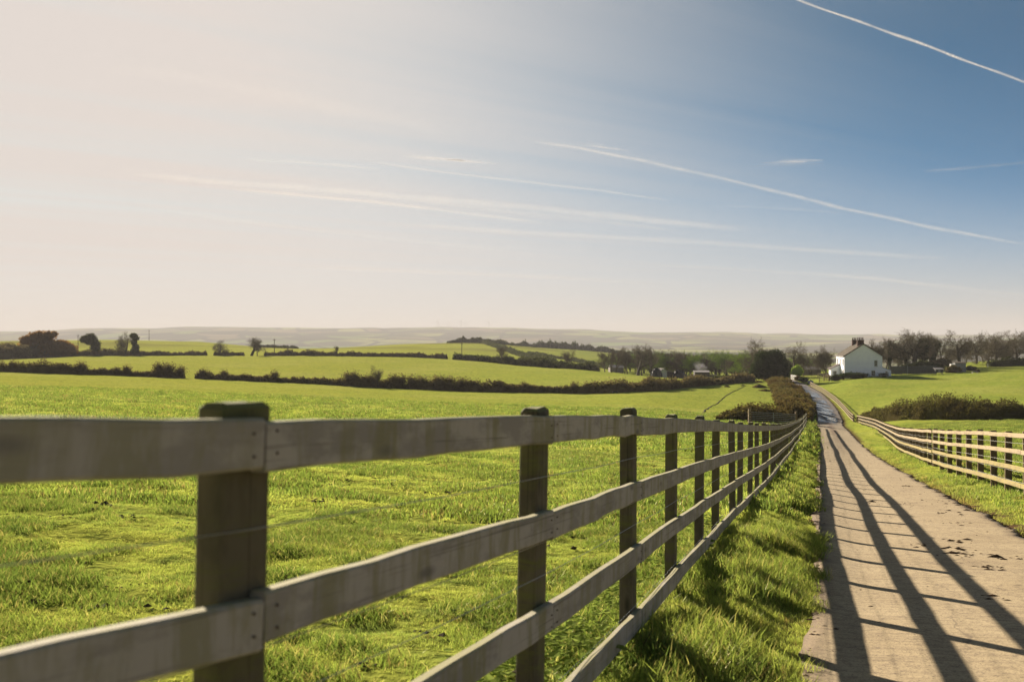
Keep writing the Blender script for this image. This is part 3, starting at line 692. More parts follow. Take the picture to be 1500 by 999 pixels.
hedge('hedge', 'long low dark hedge crossing the big left field, from the left edge to the gap', pxp((-120,206,1.7,1),(0,203,1.9,1.1),(60,202,2.3,1.1),(100,202,1.7,1),(180,202,1.5,.9),(272,201,1.1,.8)), M_HEDGE, 190, .2, 1, tw=.12)
hedge('hedge', 'long dark hedge crossing the middle of the left field, from the gap to the farmyard', pxp((288,201,2.0,1),(330,200,1.9,1),(450,199,1.6,1),(600,191,1.9,1),(700,186,1.7,1),(850,181,1.35,.9),(900,181,1.9,1.4),(950,187,2.2,1.8),(1000,200,2.0,1.6),(1060,218,2.0,1.3),(1100,234,2.2,1.3)), M_HEDGE, 200, .2, 2, tw=.12)
hedge('hedge', 'thick hazy hedge at the far left below the orange-brown bushes', pxp((-110,372,5.2,3),(0,385,5.0,3),(60,405,4.4,2.4),(110,410,4.2,2)), M_HEDGE, 150, .38, 3)
hedge('hedge', 'hedge behind the second field between the umbrella-shaped tree and the gateway', pxp((110,408,3.2,1.4),(150,406,3.0,1.4),(175,405,2.2,1.2),(240,404,2.0,1.2),(303,402,1.9,1.2)), M_HEDGE, 100, .3, 4)
hedge('hedge', 'short hedge under the two bare round trees behind the second field', pxp((314,402,1.7,1.1),(358,401,1.7,1.1)), M_HEDGE, 100, .3, 5)
hedge('hedge', 'hedge behind the second field on both sides of the dark telegraph pole', pxp((388,400,2.0,1.2),(430,399,2.2,1.2),(490,397,1.8,1.2),(560,393,1.4,1.1),(600,391,1.5,1.1),(655,386,1.7,1.2)), M_HEDGE, 110, .3, 6)
hedge('hedge', 'dark hedge sloping down behind the right half of the second field', pxp((667,382,2.6,1.5),(720,368,2.8,1.6),(760,352,2.8,1.6),(800,338,2.9,1.7),(845,325,2.0,1.6),(875,318,2.2,1.6)), M_HEDGED, 150, .3, 7)
hedge('hedge', 'dark hedge bank on the crest of the far green field, a little right of centre', pxp((748,905,3.5,3),(775,900,5.6,4),(840,905,6.0,5),(885,905,6.2,5),(905,900,4,3),(925,890,2.5,3)), M_HEDGED, 90, .8, 8)
hedge('hedge', 'ragged scrub line along the top of the knoll at the centre', pxp((655,815,1.3,1.5),(675,820,4.0,2.5),(700,822,4.2,3),(725,830,3.6,3),(752,880,3,3)), M_HEDGED, 70, .7, 9)
hedge('hedge', 'thin scrubby hedge running diagonally down the slope of the knoll', pxp((708,800,2.4,2),(735,680,2.6,2),(765,560,2.6,2),(790,480,3.0,2),(810,420,3.5,2)), M_HEDGED, 45, .5, 10)
hedge('hedge', 'thin dark hedge crossing the far green field below the hedge bank', pxp((775,640,1.5,1.2),(840,560,1.6,1.5),(880,480,2.0,1.6),(900,430,2.4,1.6)), M_HEDGED, 45, .5, 11)
hedge('hedge', 'thin hedge streak on the far hillside above the dark telegraph pole', pxp((372,700,.8,1.0),(400,690,2.2,1.4),(435,665,1.4,1.4)), M_HEDGED, 60, .5, 12)
hedge('hedge', 'broad dark hawthorn hedge behind the right fence and its paddock', [(44.0,124,1.5,1.2),(44.3,119,2.2,1.6),(44.7,115,2.9,2.0),(45.4,111,3.0,2.1),(46.7,107,2.6,2.0),(48.6,103,1.9,1.7),(53,99,1.9,1.7),(62,96,2.1,1.8),(75,93,2.2,2),(92,90,2.3,2)], M_HEDGER, 1100, .10, 13)
hedge('hedge', 'clipped dark hedge at the right edge beyond the upper field', pxp((1447,262,1.9,1.2),(1470,262,2.1,1.3),(1500,262,2.3,1.3),(1620,262,2.4,1.3)), M_HEDGED, 180, .2, 14)
def lrd(z, off, h, w_): return (float(road_x(z)[0])-off, z, h, w_)
hedge('bramble_bank', 'brown bramble bank filling the inside of the bend left of the wet track', [lrd(112,2.0,.7,1.2),lrd(122,2.4,1.3,1.7),lrd(135,2.8,1.4,2.2),lrd(150,3.2,1.5,2.6),lrd(170,3.5,1.4,2.8),lrd(190,3.5,1.4,2.8),lrd(215,3.3,1.3,2.5),lrd(240,2.8,1.2,2.0),lrd(262,2.6,1.2,1.7)], M_BRAMBLE, 420, .17, 15, cat='hedge')
hedge('hedge', 'low dark hedge across the field behind the metal gate', [(21.3,101,.7,1.0),(24,103,1.5,1.6),(27.5,106,2.1,2.0),(31,110,2.0,2.2)], M_BRAMBLE, 300, .15, 16)
hedge('hedge', 'dark scrub at the foot of the farmyard right of the dark shed', pxp((1035,262,1.4,1.6),(1060,258,1.6,1.5),(1100,252,2.2,1.6)), M_HEDGED, 120, .25, 17)

# ------------------------------------------------------------------ trees
def grow(seed, H, spread, n1, n2, n3, trunk_r, fork=.3, upw=.5, nt=6, droop=0.0, lean=(0, 0), stems=1):
    """returns big limbs and twigs as segment lists (p0,p1,r0,r1)"""
    r = random.Random(seed); big = []; tw = []
    def rv(): return Vector((r.gauss(0, 1), r.gauss(0, 1), r.gauss(0, 1))).normalized()
    def limb(p, d, L, rad, lev, n):
        k = 4 if lev < 2 else (3 if lev == 2 else 2); q = p.copy(); dd = d.copy(); pts = [(q.copy(), rad)]
        for i in range(k):
            dd = (dd + rv()*(.16+.05*lev) + Vector((0, 0, .10*upw-droop*.1*lev))).normalized(); q2 = q+dd*L/k
            r2 = rad*(1-.75*(i+1)/k) if lev else rad*(1-.45*(i+1)/k)
            (big if lev < 3 else tw).append((q, q2, pts[-1][1], max(r2, .008))); q = q2; pts.append((q.copy(), r2))
        nk = (n1, n2, n3, nt)[lev] if lev < 4 else 0
        for j in range(nk):
            tt = (fork+(1-fork)*(j+.5)/nk) if lev == 0 else .2+.8*(j+r.random())/nk
            a = min(int(tt*k), k-1); f = tt*k-a; c = pts[a][0].lerp(pts[a+1][0], min(f, 1)); rc = pts[a][1]
            o = rv(); o -= dd*o.dot(dd); o.normalize()
            nd = (d*(.55 if lev else .35+.3*upw) + o*spread*(1.0 if lev else 1.15) + Vector((0, 0, .25*upw))).normalized()
            limb(c, nd, L*((.62, .60, .55, .5)[lev])*r.uniform(.75, 1.2)*(1-.25*tt*(lev == 0)), rc*(.55 if lev else .5), lev+1, 0) if lev < 3 else \
                tw.append((c, c+(nd+rv()*.3)*L*r.uniform(.35, .7), max(rc*.55, .024), .015))
    for s_ in range(stems):
        o = Vector((r.uniform(-.5, .5), r.uniform(-.5, .5), 0))*(stems > 1)
        d0 = (Vector((lean[0]+(r.uniform(-.35, .35) if stems > 1 else 0), lean[1]+(r.uniform(-.35, .35) if stems > 1 else 0), 1))).normalized()
        limb(o-Vector((0, 0, .3)), d0, H*(.72), trunk_r, 0, n1)
    return big, tw
def seg_mesh(name, segs, k, m):
    segs = [s_ for s_ in segs]; P0 = np.array([s_[0] for s_ in segs]); P1 = np.array([s_[1] for s_ in segs]); r0 = np.array([s_[2] for s_ in segs]); r1 = np.array([s_[3] for s_ in segs])
    t_ = P1-P0; t_ /= np.linalg.norm(t_, axis=1)[:, None]+1e-9; a = np.where(np.abs(t_[:, 2:3]) < .9, [[0, 0, 1.]], [[1., 0, 0]])
    u = np.cross(t_, a); u /= np.linalg.norm(u, axis=1)[:, None]; v = np.cross(t_, u); V = []
    for j in range(k):
        c, s_ = math.cos(2*math.pi*j/k), math.sin(2*math.pi*j/k); V.append(P0+(c*u+s_*v)*r0[:, None]); 
    for j in range(k):
        c, s_ = math.cos(2*math.pi*j/k), math.sin(2*math.pi*j/k); V.append(P1+(c*u+s_*v)*r1[:, None])
    V = np.stack(V, 1); n = len(segs); b = (np.arange(n)*2*k)[:, None]
    Q = np.concatenate([np.concatenate([b+j, b+(j+1) % k, b+k+(j+1) % k, b+k+j], 1) for j in range(k)])
    return meshdata(name, V.reshape(-1, 3), Q, m, True)
def norm_h(big, tw):
    h = max([s_[1].z for s_ in big+tw]); f = 10.0/h
    g_ = lambda L, k: [(a*f, b*f, r0*f*k, max(r1*f*k, .02)) for a, b, r0, r1 in L]
    return g_(big, 1.0), g_(tw, 1.0)
TREES = {}
def proto(key, seed, mb=None, mt=None, leaves=None, **kw):
    big, tw = norm_h(*grow(seed, 10, **kw)); TREES[key] = (seg_mesh('trunk', big, 5, mb or M_BARK), seg_mesh('crown', tw, 3, mt or M_BARKL), leaves)
proto('round', 1, spread=1.05, n1=9, n2=7, n3=7, nt=5, trunk_r=.48, fork=.28, upw=.45)
proto('round2', 2, spread=1.15, n1=10, n2=7, n3=7, nt=5, trunk_r=.46, fork=.22, upw=.3)
proto('tall', 3, spread=.62, n1=9, n2=6, n3=6, nt=6, trunk_r=.34, fork=.30, upw=.9)
proto('tall2', 4, spread=.55, n1=10, n2=6, n3=5, nt=6, trunk_r=.32, fork=.22, upw=1.0)
proto('gnarled', 5, mb=M_DARKB, spread=1.1, n1=6, n2=6, n3=7, nt=6, trunk_r=.80, fork=.45, upw=.4, lean=(-.28, 0))
proto('gnarled2', 8, mb=M_DARKB, spread=1.0, n1=6, n2=6, n3=7, nt=6, trunk_r=.70, fork=.40, upw=.6, lean=(.18, 0))
proto('bushy', 6, spread=.75, n1=6, n2=6, n3=6, nt=7, trunk_r=.16, fork=.12, upw=.8, stems=5)
proto('moss', 7, mb=M_BARKG, mt=M_MOSS, spread=.7, n1=7, n2=6, n3=6, nt=7, trunk_r=.18, fork=.2, upw=.8, stems=3)
protos = {}
def tree(kind, x, z, hpx_top, label, group=None, rz=None, wide=1.0, sink=.15, name='bare_tree', cat='tree', h=None):
    """hpx_top: photo height of the top of the crown at that distance"""
    p = at(x, z); H = h if h else (EYE-(hpx_top-4-500)/FPX*z) - p.z; s_ = H/10.0
    tm, cm, lv = TREES[kind]
    o = empty(name, (p.x, p.y, p.z-sink), rz if rz is not None else random.uniform(0, 6.28), label, cat, group); o.scale = (s_*wide, s_*wide, s_)
    link('trunk', tm, o); link('crown', cm, o)
    if lv: link('ivy' if 'ivy' in kind else 'foliage', lv, o)
    return o
def clump_mesh(name, blobs, n, leaf, m, seed, core=.80):
    r = np.random.default_rng(seed); V = []; Q = []; nv = 0; tot = sum((b[3]*b[4]) for b in blobs)
    for (x, y, z, a, b) in blobs:
        # dark inner mass, lumpy
        NU, NV = 14, 9; U, Vv = np.meshgrid(np.linspace(0, 2*math.pi, NU, endpoint=False), np.linspace(.02, math.pi-.02, NV), indexing='ij')
        rad = core*(.8+.4*vnoise(U*1.7+x, Vv*2.0+z, seed)); P = np.stack([x+np.cos(U)*np.sin(Vv)*a*rad, y+np.sin(U)*np.sin(Vv)*a*rad, z+np.cos(Vv)*b*rad], -1).reshape(-1, 3)
        idx = np.arange(NU*NV).reshape(NU, NV); ip = np.roll(idx, -1, 0)
        V.append(P); Q.append(np.stack([idx[:, :-1], idx[:, 1:], ip[:, 1:], ip[:, :-1]], -1).reshape(-1, 4)+nv); nv += len(P)
        k = int(n*a*b/tot); d = r.normal(size=(k, 3)); d /= np.linalg.norm(d, axis=1)[:, None]; rad = r.uniform(.74, 1.12, k)[:, None]*(.8+.35*vnoise(np.arctan2(d[:, 1], d[:, 0])*3+x, d[:, 2]*4+z, seed+3))[:, None]
        C = np.array([x, y, z])+d*rad*np.array([a, a, b]); v2, q2 = leaf_quads(C, leaf, r); V.append(v2); Q.append(q2+nv); nv += len(v2)
    return meshdata(name, np.concatenate(V), np.concatenate(Q), m)
# evergreen crowns
r_ = random.Random(4)
def blobs_round(n, R_, H0, H1, seed):
    r = random.Random(seed); out = []
    for i in range(n):
        a = r.uniform(0, 6.28); q = r.uniform(.1, 1); hz = H0+(H1-H0)*r.uniform(.15, .85); k = math.sin(math.pi*min(max((hz-H0)/(H1-H0), .15), .9))
        out.append((math.cos(a)*R_*q*k*.75, math.sin(a)*R_*q*k*.75, hz, R_*r.uniform(.28, .45), R_*r.uniform(.22, .36)))
    return out
TREES['evergreen'] = (TREES['round'][0], TREES['tall'][1], None)
ivy1 = clump_mesh('ivy', [(0,0,1.2,.8,1.5),(.1,0,3.2,1.1,1.4),(-.2,.2,5,1.5,1.3),(.9,.1,5.9,1.2,1.0),(-1.2,0,6.3,1.0,1.0),(.2,.1,7.0,1.2,.9),(1.6,0,4.6,.9,.8)], 3800, .20, M_IVY, 2)
TREES['ivy'] = (TREES['gnarled2'][0], TREES['gnarled2'][1], ivy1)
ivy2 = clump_mesh('ivy', [(0,0,1.5,.5,1.6),(.1,0,4,.6,1.6),(0,0,6.6,.6,1.4),(-.25,0,8.6,.4,.9)], 1600, .18, M_IVY, 3)
TREES['ivysnag'] = (TREES['tall2'][0], TREES['tall2'][1], ivy2)

# right of the house
B = 'bare_tree'
tree('bushy', 1283, 262, 497, 'bushy bare tree directly behind the right side of the white house roof', wide=1.0)
tree('tall', 1298, 272, 495, 'upright bare tree behind the house, left of the leaning giant')
tree('ivysnag', 1303, 262, 503, 'narrow ivy-covered snag poking up just right of the white house', wide=1.0, name='ivy_covered_tree')
tree('gnarled', 1331, 262, 483, 'big leaning bare tree with a thick forked trunk right of the house', rz=0.0, wide=1.15)
tree('gnarled2', 1338, 256, 484, 'second thick-trunked bare tree beside the leaning one', rz=0.4, wide=1.1)
tree('ivy', 1352, 262, 487, 'dark ivy-clad tree behind the panel fence, the left one of two', rz=1.0, name='ivy_covered_tree')
tree('ivy', 1367, 268, 489, 'dark ivy-clad tree behind the panel fence, the right one of two', rz=2.6, wide=.85, name='ivy_covered_tree')
tree('tall', 1380, 285, 494, 'thin bare tree between the ivy-clad pair and the domed trees')
tree('round', 1407, 262, 486, 'domed bare tree with a forked trunk rising right behind the grey shed', wide=1.05)
tree('round2', 1430, 290, 487, 'domed bare tree second in the row right of the grey shed', wide=1.0)
tree('round', 1447, 300, 489, 'domed bare tree behind the left end of the clipped hedge', wide=1.0, rz=2)
tree('round2', 1459, 268, 490, 'bare tree with a slanting trunk at the left end of the clipped hedge', rz=4)
tree('round', 1468, 275, 487, 'bare tree with a slanting trunk beside its twin above the clipped hedge', rz=1, wide=1.1)
tree('round2', 1489, 285, 485, 'tall domed bare tree near the right edge', rz=5, wide=1.1)
tree('round', 1512, 280, 480, 'bare tree half cut off by the right edge of the photo', rz=3, wide=1.1)
tree('round2', 1540, 275, 482, 'bare tree just beyond the right edge, its twigs reaching into view', rz=3.7, wide=1.1)
for i, (x, z_, top) in enumerate([(1315,300,503),(1345,310,500),(1390,320,498),(1415,330,496),(1475,320,493),(1440,340,495),(1270,300,508),(1505,330,492)]):
    tree(('bushy', 'tall')[i % 2], x, z_, top+8, 'bare tree in the thin wood behind the row right of the house', group='trees in the wood behind the house', wide=1.2)
# left of the house
tree('bushy', 1210, 285, 507, 'bare spreading tree left of the white house above the stone barn', wide=1.0)
tree('round', 1166, 275, 503, 'bare round tree between the dark evergreen and the stone barn', wide=1.0)
tree('round2', 1112, 272, 496, 'domed bare tree rising behind the dark evergreen', wide=1.1, rz=2.0)
# big dark evergreen
p = at(1128, 238); ev = empty('evergreen_tree', (p.x, p.y, p.z-.1), 0, 'big dark round evergreen tree left of the bend in the track', 'tree')
evt = []
MB().tube([(0,0,-.3),(.1,0,1.2),(.2,.1,3),(.1,0,5)], [.45,.36,.28,.12], 8).build('trunk', M_BARK, ev, smooth=True)
link('crown', clump_mesh('crown', [(0,0,4.2,3.4,2.6),(-2.6,0,3.2,2.2,2.0),(2.6,0,3.6,2.2,2.2),(-1.2,.5,5.6,2.4,1.8),(1.4,0,6.0,2.3,1.8),(0,-1.5,3,2.6,2),(-3.4,.5,1.8,1.6,1.4),(3.5,0,2.2,1.3,1.4),(-1.5,-1.8,1.8,1.8,1.3),(1.8,-1.6,1.6,1.7,1.2)], 24000, .14, M_IVY, 9, .7), ev)
# woodland behind the farmyard
k = 0
for i in range(26):
    x = 985+i*5.4+random.uniform(-4, 4); z_ = 330+random.uniform(-25, 60)+ (20 if x < 1050 else -25)
    tree(('moss', 'bushy', 'tall', 'moss')[i % 4], x, z_, random.uniform(514, 524), 'bare mossy tree in the tangled wood behind the farmyard', group='trees in the wood behind the farmyard', wide=1.3)
for i in range(14):
    x = 1120+i*6+random.uniform(-4, 4); z_ = 340+random.uniform(-20, 50)
    tree(('moss', 'bushy')[i % 2], x, z_, random.uniform(520, 528), 'low bare tree in the scrub beyond the stone barn', group='trees in the scrub beyond the stone barn', wide=1.4)
# tall bare trees at the centre
for x, z_, top, kd, lb in [
 (886,345,516,'tall','slanting bare tree at the left end of the tall row'), (896,345,512,'tall2','slim bare tree second from the left in the tall row'),
 (902,350,513,'tall','bare tree third from the left in the tall row, before the grey barn'), (915,340,509,'tall2','straight double-stemmed bare tree right of the grey barn'),
 (919,345,512,'tall','thin straight bare tree touching the double-stemmed one'), (934,325,505,'gnarled2','tallest thick-trunked bare tree in the centre row'),
 (940,328,508,'tall','bare tree standing close against the tallest one'), (953,335,508,'tall2','bare tree between the tallest one and the farmyard'),
 (963,345,513,'tall','last bare tree of the row, left of the farmyard hut'), (978,350,514,'tall','bare tree rising behind the farmyard hut'),
 (990,345,516,'tall2','bare tree behind the black covered heap'), (1004,355,517,'tall','bare tree right of the black covered heap')]:
    tree(kd, x, z_, top, lb, wide=.95 if kd != 'gnarled2' else .85)
for i in range(16):
    tree('moss', 905+i*6.5+random.uniform(-3, 3), 390+random.uniform(-15, 60), random.uniform(515, 522), 'green mossy tree in the thicket behind the tall bare row', group='mossy trees behind the tall bare row', wide=1.7)
# trees along the far hedges
tree('tall', 735, 360, 508, 'small bare tree standing in the dark sloping hedge', wide=1.1)
tree('round', 830, 345, 513, 'round bare tree at the low end of the dark sloping hedge')
tree('round2', 208, 404, 498, 'low bare thorn tree in the gap of the second hedge', wide=.8) if False else None
tree('round', 184, 404, 489, 'bare spreading tree beside the narrow dark conifer at far left', wide=.95)
tree('round2', 323, 402, 500, 'smaller bare round tree in the gateway of the second hedge', wide=1.1)
tree('gnarled2', 368, 401, 496, 'larger wind-shaped bare tree right of the gateway', wide=1.25)
tree('tall', 377, 400, 498, 'narrow bare tree touching the wind-shaped one', wide=.9)
tree('tall', 494, 396, 509, 'small bare tree on the hedge at the foot of the low hill', wide=.9)
tree('round', 554, 192, 538, 'lone thorn tree standing above the middle field hedge', wide=.75)
# evergreens far left
def ev_tree(x, z_, blobs, n, leaf, m, label, seed, trunk=((0,0,-.3),(0,0,2)), tr=.25, name='evergreen_tree', cat='tree'):
    p = at(x, z_); o = empty(name, (p.x, p.y, p.z-.1), 0, label, cat)
    MB().tube(trunk, np.linspace(tr, tr*.5, len(trunk)), 7).build('trunk', M_BARK, o, smooth=True)
    link('crown', clump_mesh('crown', blobs, n, leaf, m, seed), o); return o
ev_tree(58, 408, [(0,0,5,6,4),(-5,0,4,4,3),(5,0,4.5,4,3.2),(-1,1,8.6,4,2.4),(3.5,0,8.8,2.8,2.2),(6.0,0,9.6,1.5,1.3),(-5,0,7,3,2.2),(0,-2,3,6,3)], 7500, .38, M_GORSE, 'large orange-brown bushy evergreen at the far left', 21)
ev_tree(90, 405, [(0,0,3.5,4,3.2),(3.5,0,3,3,2.6),(-3,0,3.2,3,2.8),(0,0,5.4,3,1.6)], 4500, .34, M_GORSE, 'domed brown tree right of the large orange-brown evergreen', 22)
ev_tree(10, 395, [(0,0,3.5,5,3),(-6,0,3,5,2.6),(6,0,3,4,2.6)], 4500, .38, M_HEDGE, 'low dull brown tree clump at the left edge of the photo', 23)
ev_tree(133, 405, [(-2.2,0,6.9,2.2,1.5),(0,0,7.4,2.4,1.8),(-1.0,0,5.8,1.5,1.2),(1.0,0,5.2,1.5,1.4),(1.2,0,3.4,1.4,1.3),(1.4,0,6.2,1.6,1.3),(2.6,0,4.8,1.5,1.4),(2.4,0,3.2,1.5,1.2),(-3.2,0,6.4,1.3,1.0)], 4200, .28, M_HEDGED, 'wind-swept umbrella-shaped tree on the second hedge at far left', 24, ((3,0,-.3),(2.6,0,2),(1.6,0,4.5),(0,0,6.5)), .3)
ev_tree(196, 404, [(0,0,8.2,1.5,1.2),(1.0,0,7.2,1.3,.9),(.2,0,5.6,1.2,1.3),(.8,0,3.6,1.4,1.4),(.4,0,2,1.6,1.5)], 2600, .26, M_HEDGED, 'narrow dark conifer with a bent top beside the bare spreading tree', 25, ((.3,0,-.3),(.2,0,4),(0,0,8)), .22)

# shrubs growing up through the hedges
sb, st_ = norm_h(*grow(31, 10, spread=.7, n1=6, n2=6, n3=4, trunk_r=.18, fork=.1, upw=.8, nt=4, stems=6))
SH = (seg_mesh('stems', sb, 4, M_BARK), None)
shl = [meshdata('twigs', *(lambda vq: (vq[0], [vq[1]]))(leaf_quads(np.random.default_rng(s_).normal(size=(900, 3))*np.array([2.1, 2.1, 2.2])+np.array([0, 0, 6.2]), .55, np.random.default_rng(s_+9))), M_HEDGE) for s_ in (1, 2)]
crw = seg_mesh('twigs', st_, 3, M_HEDGE)
def shrub(x, z_, top, label, wide=1.0, group=None, leafm=0):
    p = at(x, z_); H = (EYE-(top-500)/FPX*z_)-p.z; s_ = H/10
    o = empty('hedge_shrub', (p.x, p.y, p.z-.05), random.uniform(0, 6.28), label, 'shrub', group); o.scale = (s_*wide, s_*wide, s_)
    link('stems', SH[0], o); link('twigs', crw, o); link('foliage', shl[leafm], o); return o
for x, top, wd, lb in [(20,529,1.0,'small shrub rising from the left hedge at the very left'), (118,531,1.3,'round shrub rising from the left hedge below the umbrella tree'),
 (171,538,1.1,'low shrub on the left hedge, the left one of a pair'), (186,536,1.1,'low shrub on the left hedge, the right one of a pair'),
 (233,532,1.1,'tall shrub at the right end of the left hedge, first of three'), (247,533,1.0,'tall shrub at the right end of the left hedge, second of three'), (264,537,1.1,'tall shrub at the right end of the left hedge, third of three'),
 (298,541,1.3,'round bush at the left end of the middle hedge, right of the gap'), (328,543,1.2,'shrub on the middle hedge a little right of its left end'), (358,548,1.1,'small bump of a shrub on the middle hedge above the first fence post'),
 (402,544,1.0,'lone pointed shrub on the middle hedge'), (511,546,1.1,'upright shrub at the start of the shrub row on the middle hedge'), (520,546,.9,'second upright shrub of the row on the middle hedge'),
 (532,552,1.0,'dark low shrub left of the lone thorn tree'), (543,549,1.2,'rounded shrub just left of the lone thorn tree'), (577,549,1.0,'rounded shrub right of the lone thorn tree'),
 (588,550,1.0,'shrub between the thorn tree and the dense shrubs'), (604,551,1.2,'dense shrub group on the middle hedge, left end'), (617,552,1.2,'dense shrub second from the left end of its group'), (641,551,1.4,'broad twiggy shrub in the middle of the hedge'),
 (657,552,1.3,'broad twiggy shrub next to its twin in the hedge'), (675,554,1.5,'pale twiggy shrub on the middle hedge'), (692,558,1.4,'low pale shrub right of the twiggy ones'), (729,559,1.1,'rounded shrub left of the second fence post top'),
 (767,560,1.0,'pointed shrub over the second fence post'), (841,560,1.0,'left one of two small shrubs at the right of the middle hedge'), (861,560,1.0,'right one of two small shrubs at the right of the middle hedge')]:
    zz_ = float(np.interp(x, [0, 272, 450, 600, 700, 850], [203, 201, 199, 191, 186, 181])); shrub(x, zz_+.3, top, lb, wd, leafm=int(x) % 2)

# ------------------------------------------------------------------ the white house
M_WALL = simple('white_render', (0.88, 0.90, 0.98), .85, .05, 1.2, .2)
M_SLATE = simple('lichen_slate', (0.0908, 0.0756, 0.0546), .85, .35, 1.6, .1)
M_BARGE = simple('dark_bargeboard', (0.055, 0.032, 0.028), .6)
M_BRICK = simple('chimney_brick', (0.0780, 0.0390, 0.0270), .9, .3, 3)
M_POT = simple('chimney_pot', (0.10, 0.055, 0.042), .85)
M_GLASS = simple('window_glass', (0.03, 0.035, 0.04), .12, .1, 1, .6)
M_FRAME = simple('window_frame_white', (0.540, 0.540, 0.525), .5, .05)
hp = at(1237, 231); ra = R(7.0)
HX = Vector((math.cos(ra), -math.sin(ra), 0)); HY = Vector((math.sin(ra), math.cos(ra), 0))
house = empty('white_house', (hp.x, hp.y, hp.z), -ra, 'white rendered cottage with slate roof and big chimneys beside the track', 'house')
Wd, Ln, Ev, Rg = 8.45, 9.5, 5.4, 8.15
wl_ = MB()
wl_.prism([(0,-.6),(Wd,-.6),(Wd,Ev),(Wd/2,Rg),(0,Ev)], 0, Ln, 1).build('wall', M_WALL, house)
def slab(mb, a, b, c, d, th):   # quad a,b,c,d thickened upwards
    n = (Vector(b)-Vector(a)).cross(Vector(d)-Vector(a)).normalized()*th
    if n.z < 0: n = -n
    V = [Vector(v) for v in (a, b, c, d)]; mb.add([tuple(v) for v in V]+[tuple(v+n) for v in V], [(3,2,1,0),(4,5,6,7),(0,1,5,4),(1,2,6,5),(2,3,7,6),(3,0,4,7)])
sl_ = (Rg-Ev)/(Wd/2); ov = .28
def e_pt(x, y): return (x, y, Ev+sl_*min(x, Wd-x)+.03)
for side_ in (0, 1):
    x0 = -ov if side_ == 0 else Wd+ov; rf = MB()
    # slate courses, each a shallow strip lapped over the one below
    nc = 14
    for i in range(nc):
        fa, fb = i/nc, (i+1.12)/nc; xa = x0+(Wd/2-x0)*fa; xb = x0+(Wd/2-x0)*min(fb, 1)
        za = Ev+sl_*min(xa, Wd-xa)+.06; zb = Ev+sl_*min(xb, Wd-xb)+.035
        slab(rf, (xa,-.18,za), (xb,-.18,zb), (xb,Ln+.18,zb), (xa,Ln+.18,za), .03)
    rf.build('roof', M_SLATE, house)
    bg_ = MB(); xa, xb = x0, Wd/2; za, zb = Ev+sl_*min(xa, Wd-xa), Rg
    bg_.add([(xa,-.21,za-.16),(xa,-.12,za-.16),(xb,-.12,zb-.16),(xb,-.21,zb-.16),(xa,-.21,za+.13),(xa,-.12,za+.13),(xb,-.12,zb+.13),(xb,-.21,zb+.13)], [(0,3,2,1),(4,5,6,7),(0,1,5,4),(1,2,6,5),(2,3,7,6),(3,0,4,7)])
    bg_.build('bargeboard', M_BARGE, house)
MB().tube([(Wd/2,-.2,Rg+.10),(Wd/2,Ln+.2,Rg+.10)], .11, 8).build('ridge_tiles', M_BARGE, house)
MB().tube([(-.34,-.15,Ev-.12),(-.34,Ln+.15,Ev-.12)], .07, 6).build('gutter', M_BARGE, house)
MB().tube([(-.08,.25,-.1),(-.08,.25,Ev-.2)], .05, 6).build('downpipe', M_BARGE, house)
def chimney(y0, wx, pots, hh):
    c = MB().box((Wd/2-wx/2-.35, y0, Rg-1.0), (Wd/2+wx/2-.35, y0+.75, Rg+hh)).build('chimney', M_BRICK, house)
    MB().box((Wd/2-wx/2-.42, y0-.07, Rg+hh), (Wd/2+wx/2-.28, y0+.82, Rg+hh+.12)).build('chimney_cap', M_BRICK, c)
    for i in range(pots):
        x = Wd/2-.35-wx/2+wx*(i+.5)/pots
        MB().tube([(x, y0+.37, Rg+hh+.12), (x, y0+.37, Rg+hh+.55), (x, y0+.37, Rg+hh+.60), (x, y0+.37, Rg+hh+.72)], [.14, .115, .15, .14], 9).build('chimney_pot', M_POT, c, smooth=True)
chimney(1.2, 1.5, 4, .75); chimney(7.6, 1.1, 3, .7)
def window(parent, x0, z0, x1, z1, y=0.0, axis='y', nx=2, nz=2, pane=M_GLASS, name='window'):
    """window in a wall facing -y (axis y) or -x (axis x)"""
    def bx(mb, a0, b0, a1, b1, d0, d1):
        if axis == 'y': return mb.box((a0, y+d0, b0), (a1, y+d1, b1))
        return mb.box((y+d0, a0, b0), (y+d1, a1, b1))
    f = MB(); t_ = .07
    for a in ((x0, z0, x0+t_, z1), (x1-t_, z0, x1, z1), (x0+t_, z0, x1-t_, z0+t_), (x0+t_, z1-t_, x1-t_, z1)): bx(f, *a, -.05, .03)
    for i in range(1, nx): xm = x0+(x1-x0)*i/nx; bx(f, xm-.025, z0+t_, xm+.025, z1-t_, -.045, .02)
    for i in range(1, nz): zm = z0+(z1-z0)*i/nz; bx(f, x0+t_, zm-.035, x1-t_, zm+.035, -.048, .025)
    o = f.build(name, M_FRAME, parent)
    bx(MB(), x0+t_, z0+t_, x1-t_, z1-t_, -.02, .012).build('pane', pane, o)
    bx(MB(), x0-.08, z0-.09, x1+.08, z0-.002, -.11, .03).build('sill', M_FRAME, o); return o
window(house, 6.65, 2.95, 7.35, 4.35); window(house, 6.0, .65, 6.85, 2.0)
for yy, z0 in ((1.2, .8), (1.2, 3.3), (4.4, 3.3), (7.6, 3.3)): window(house, yy, z0, yy+1.0, z0+1.3, y=0.0, axis='x')
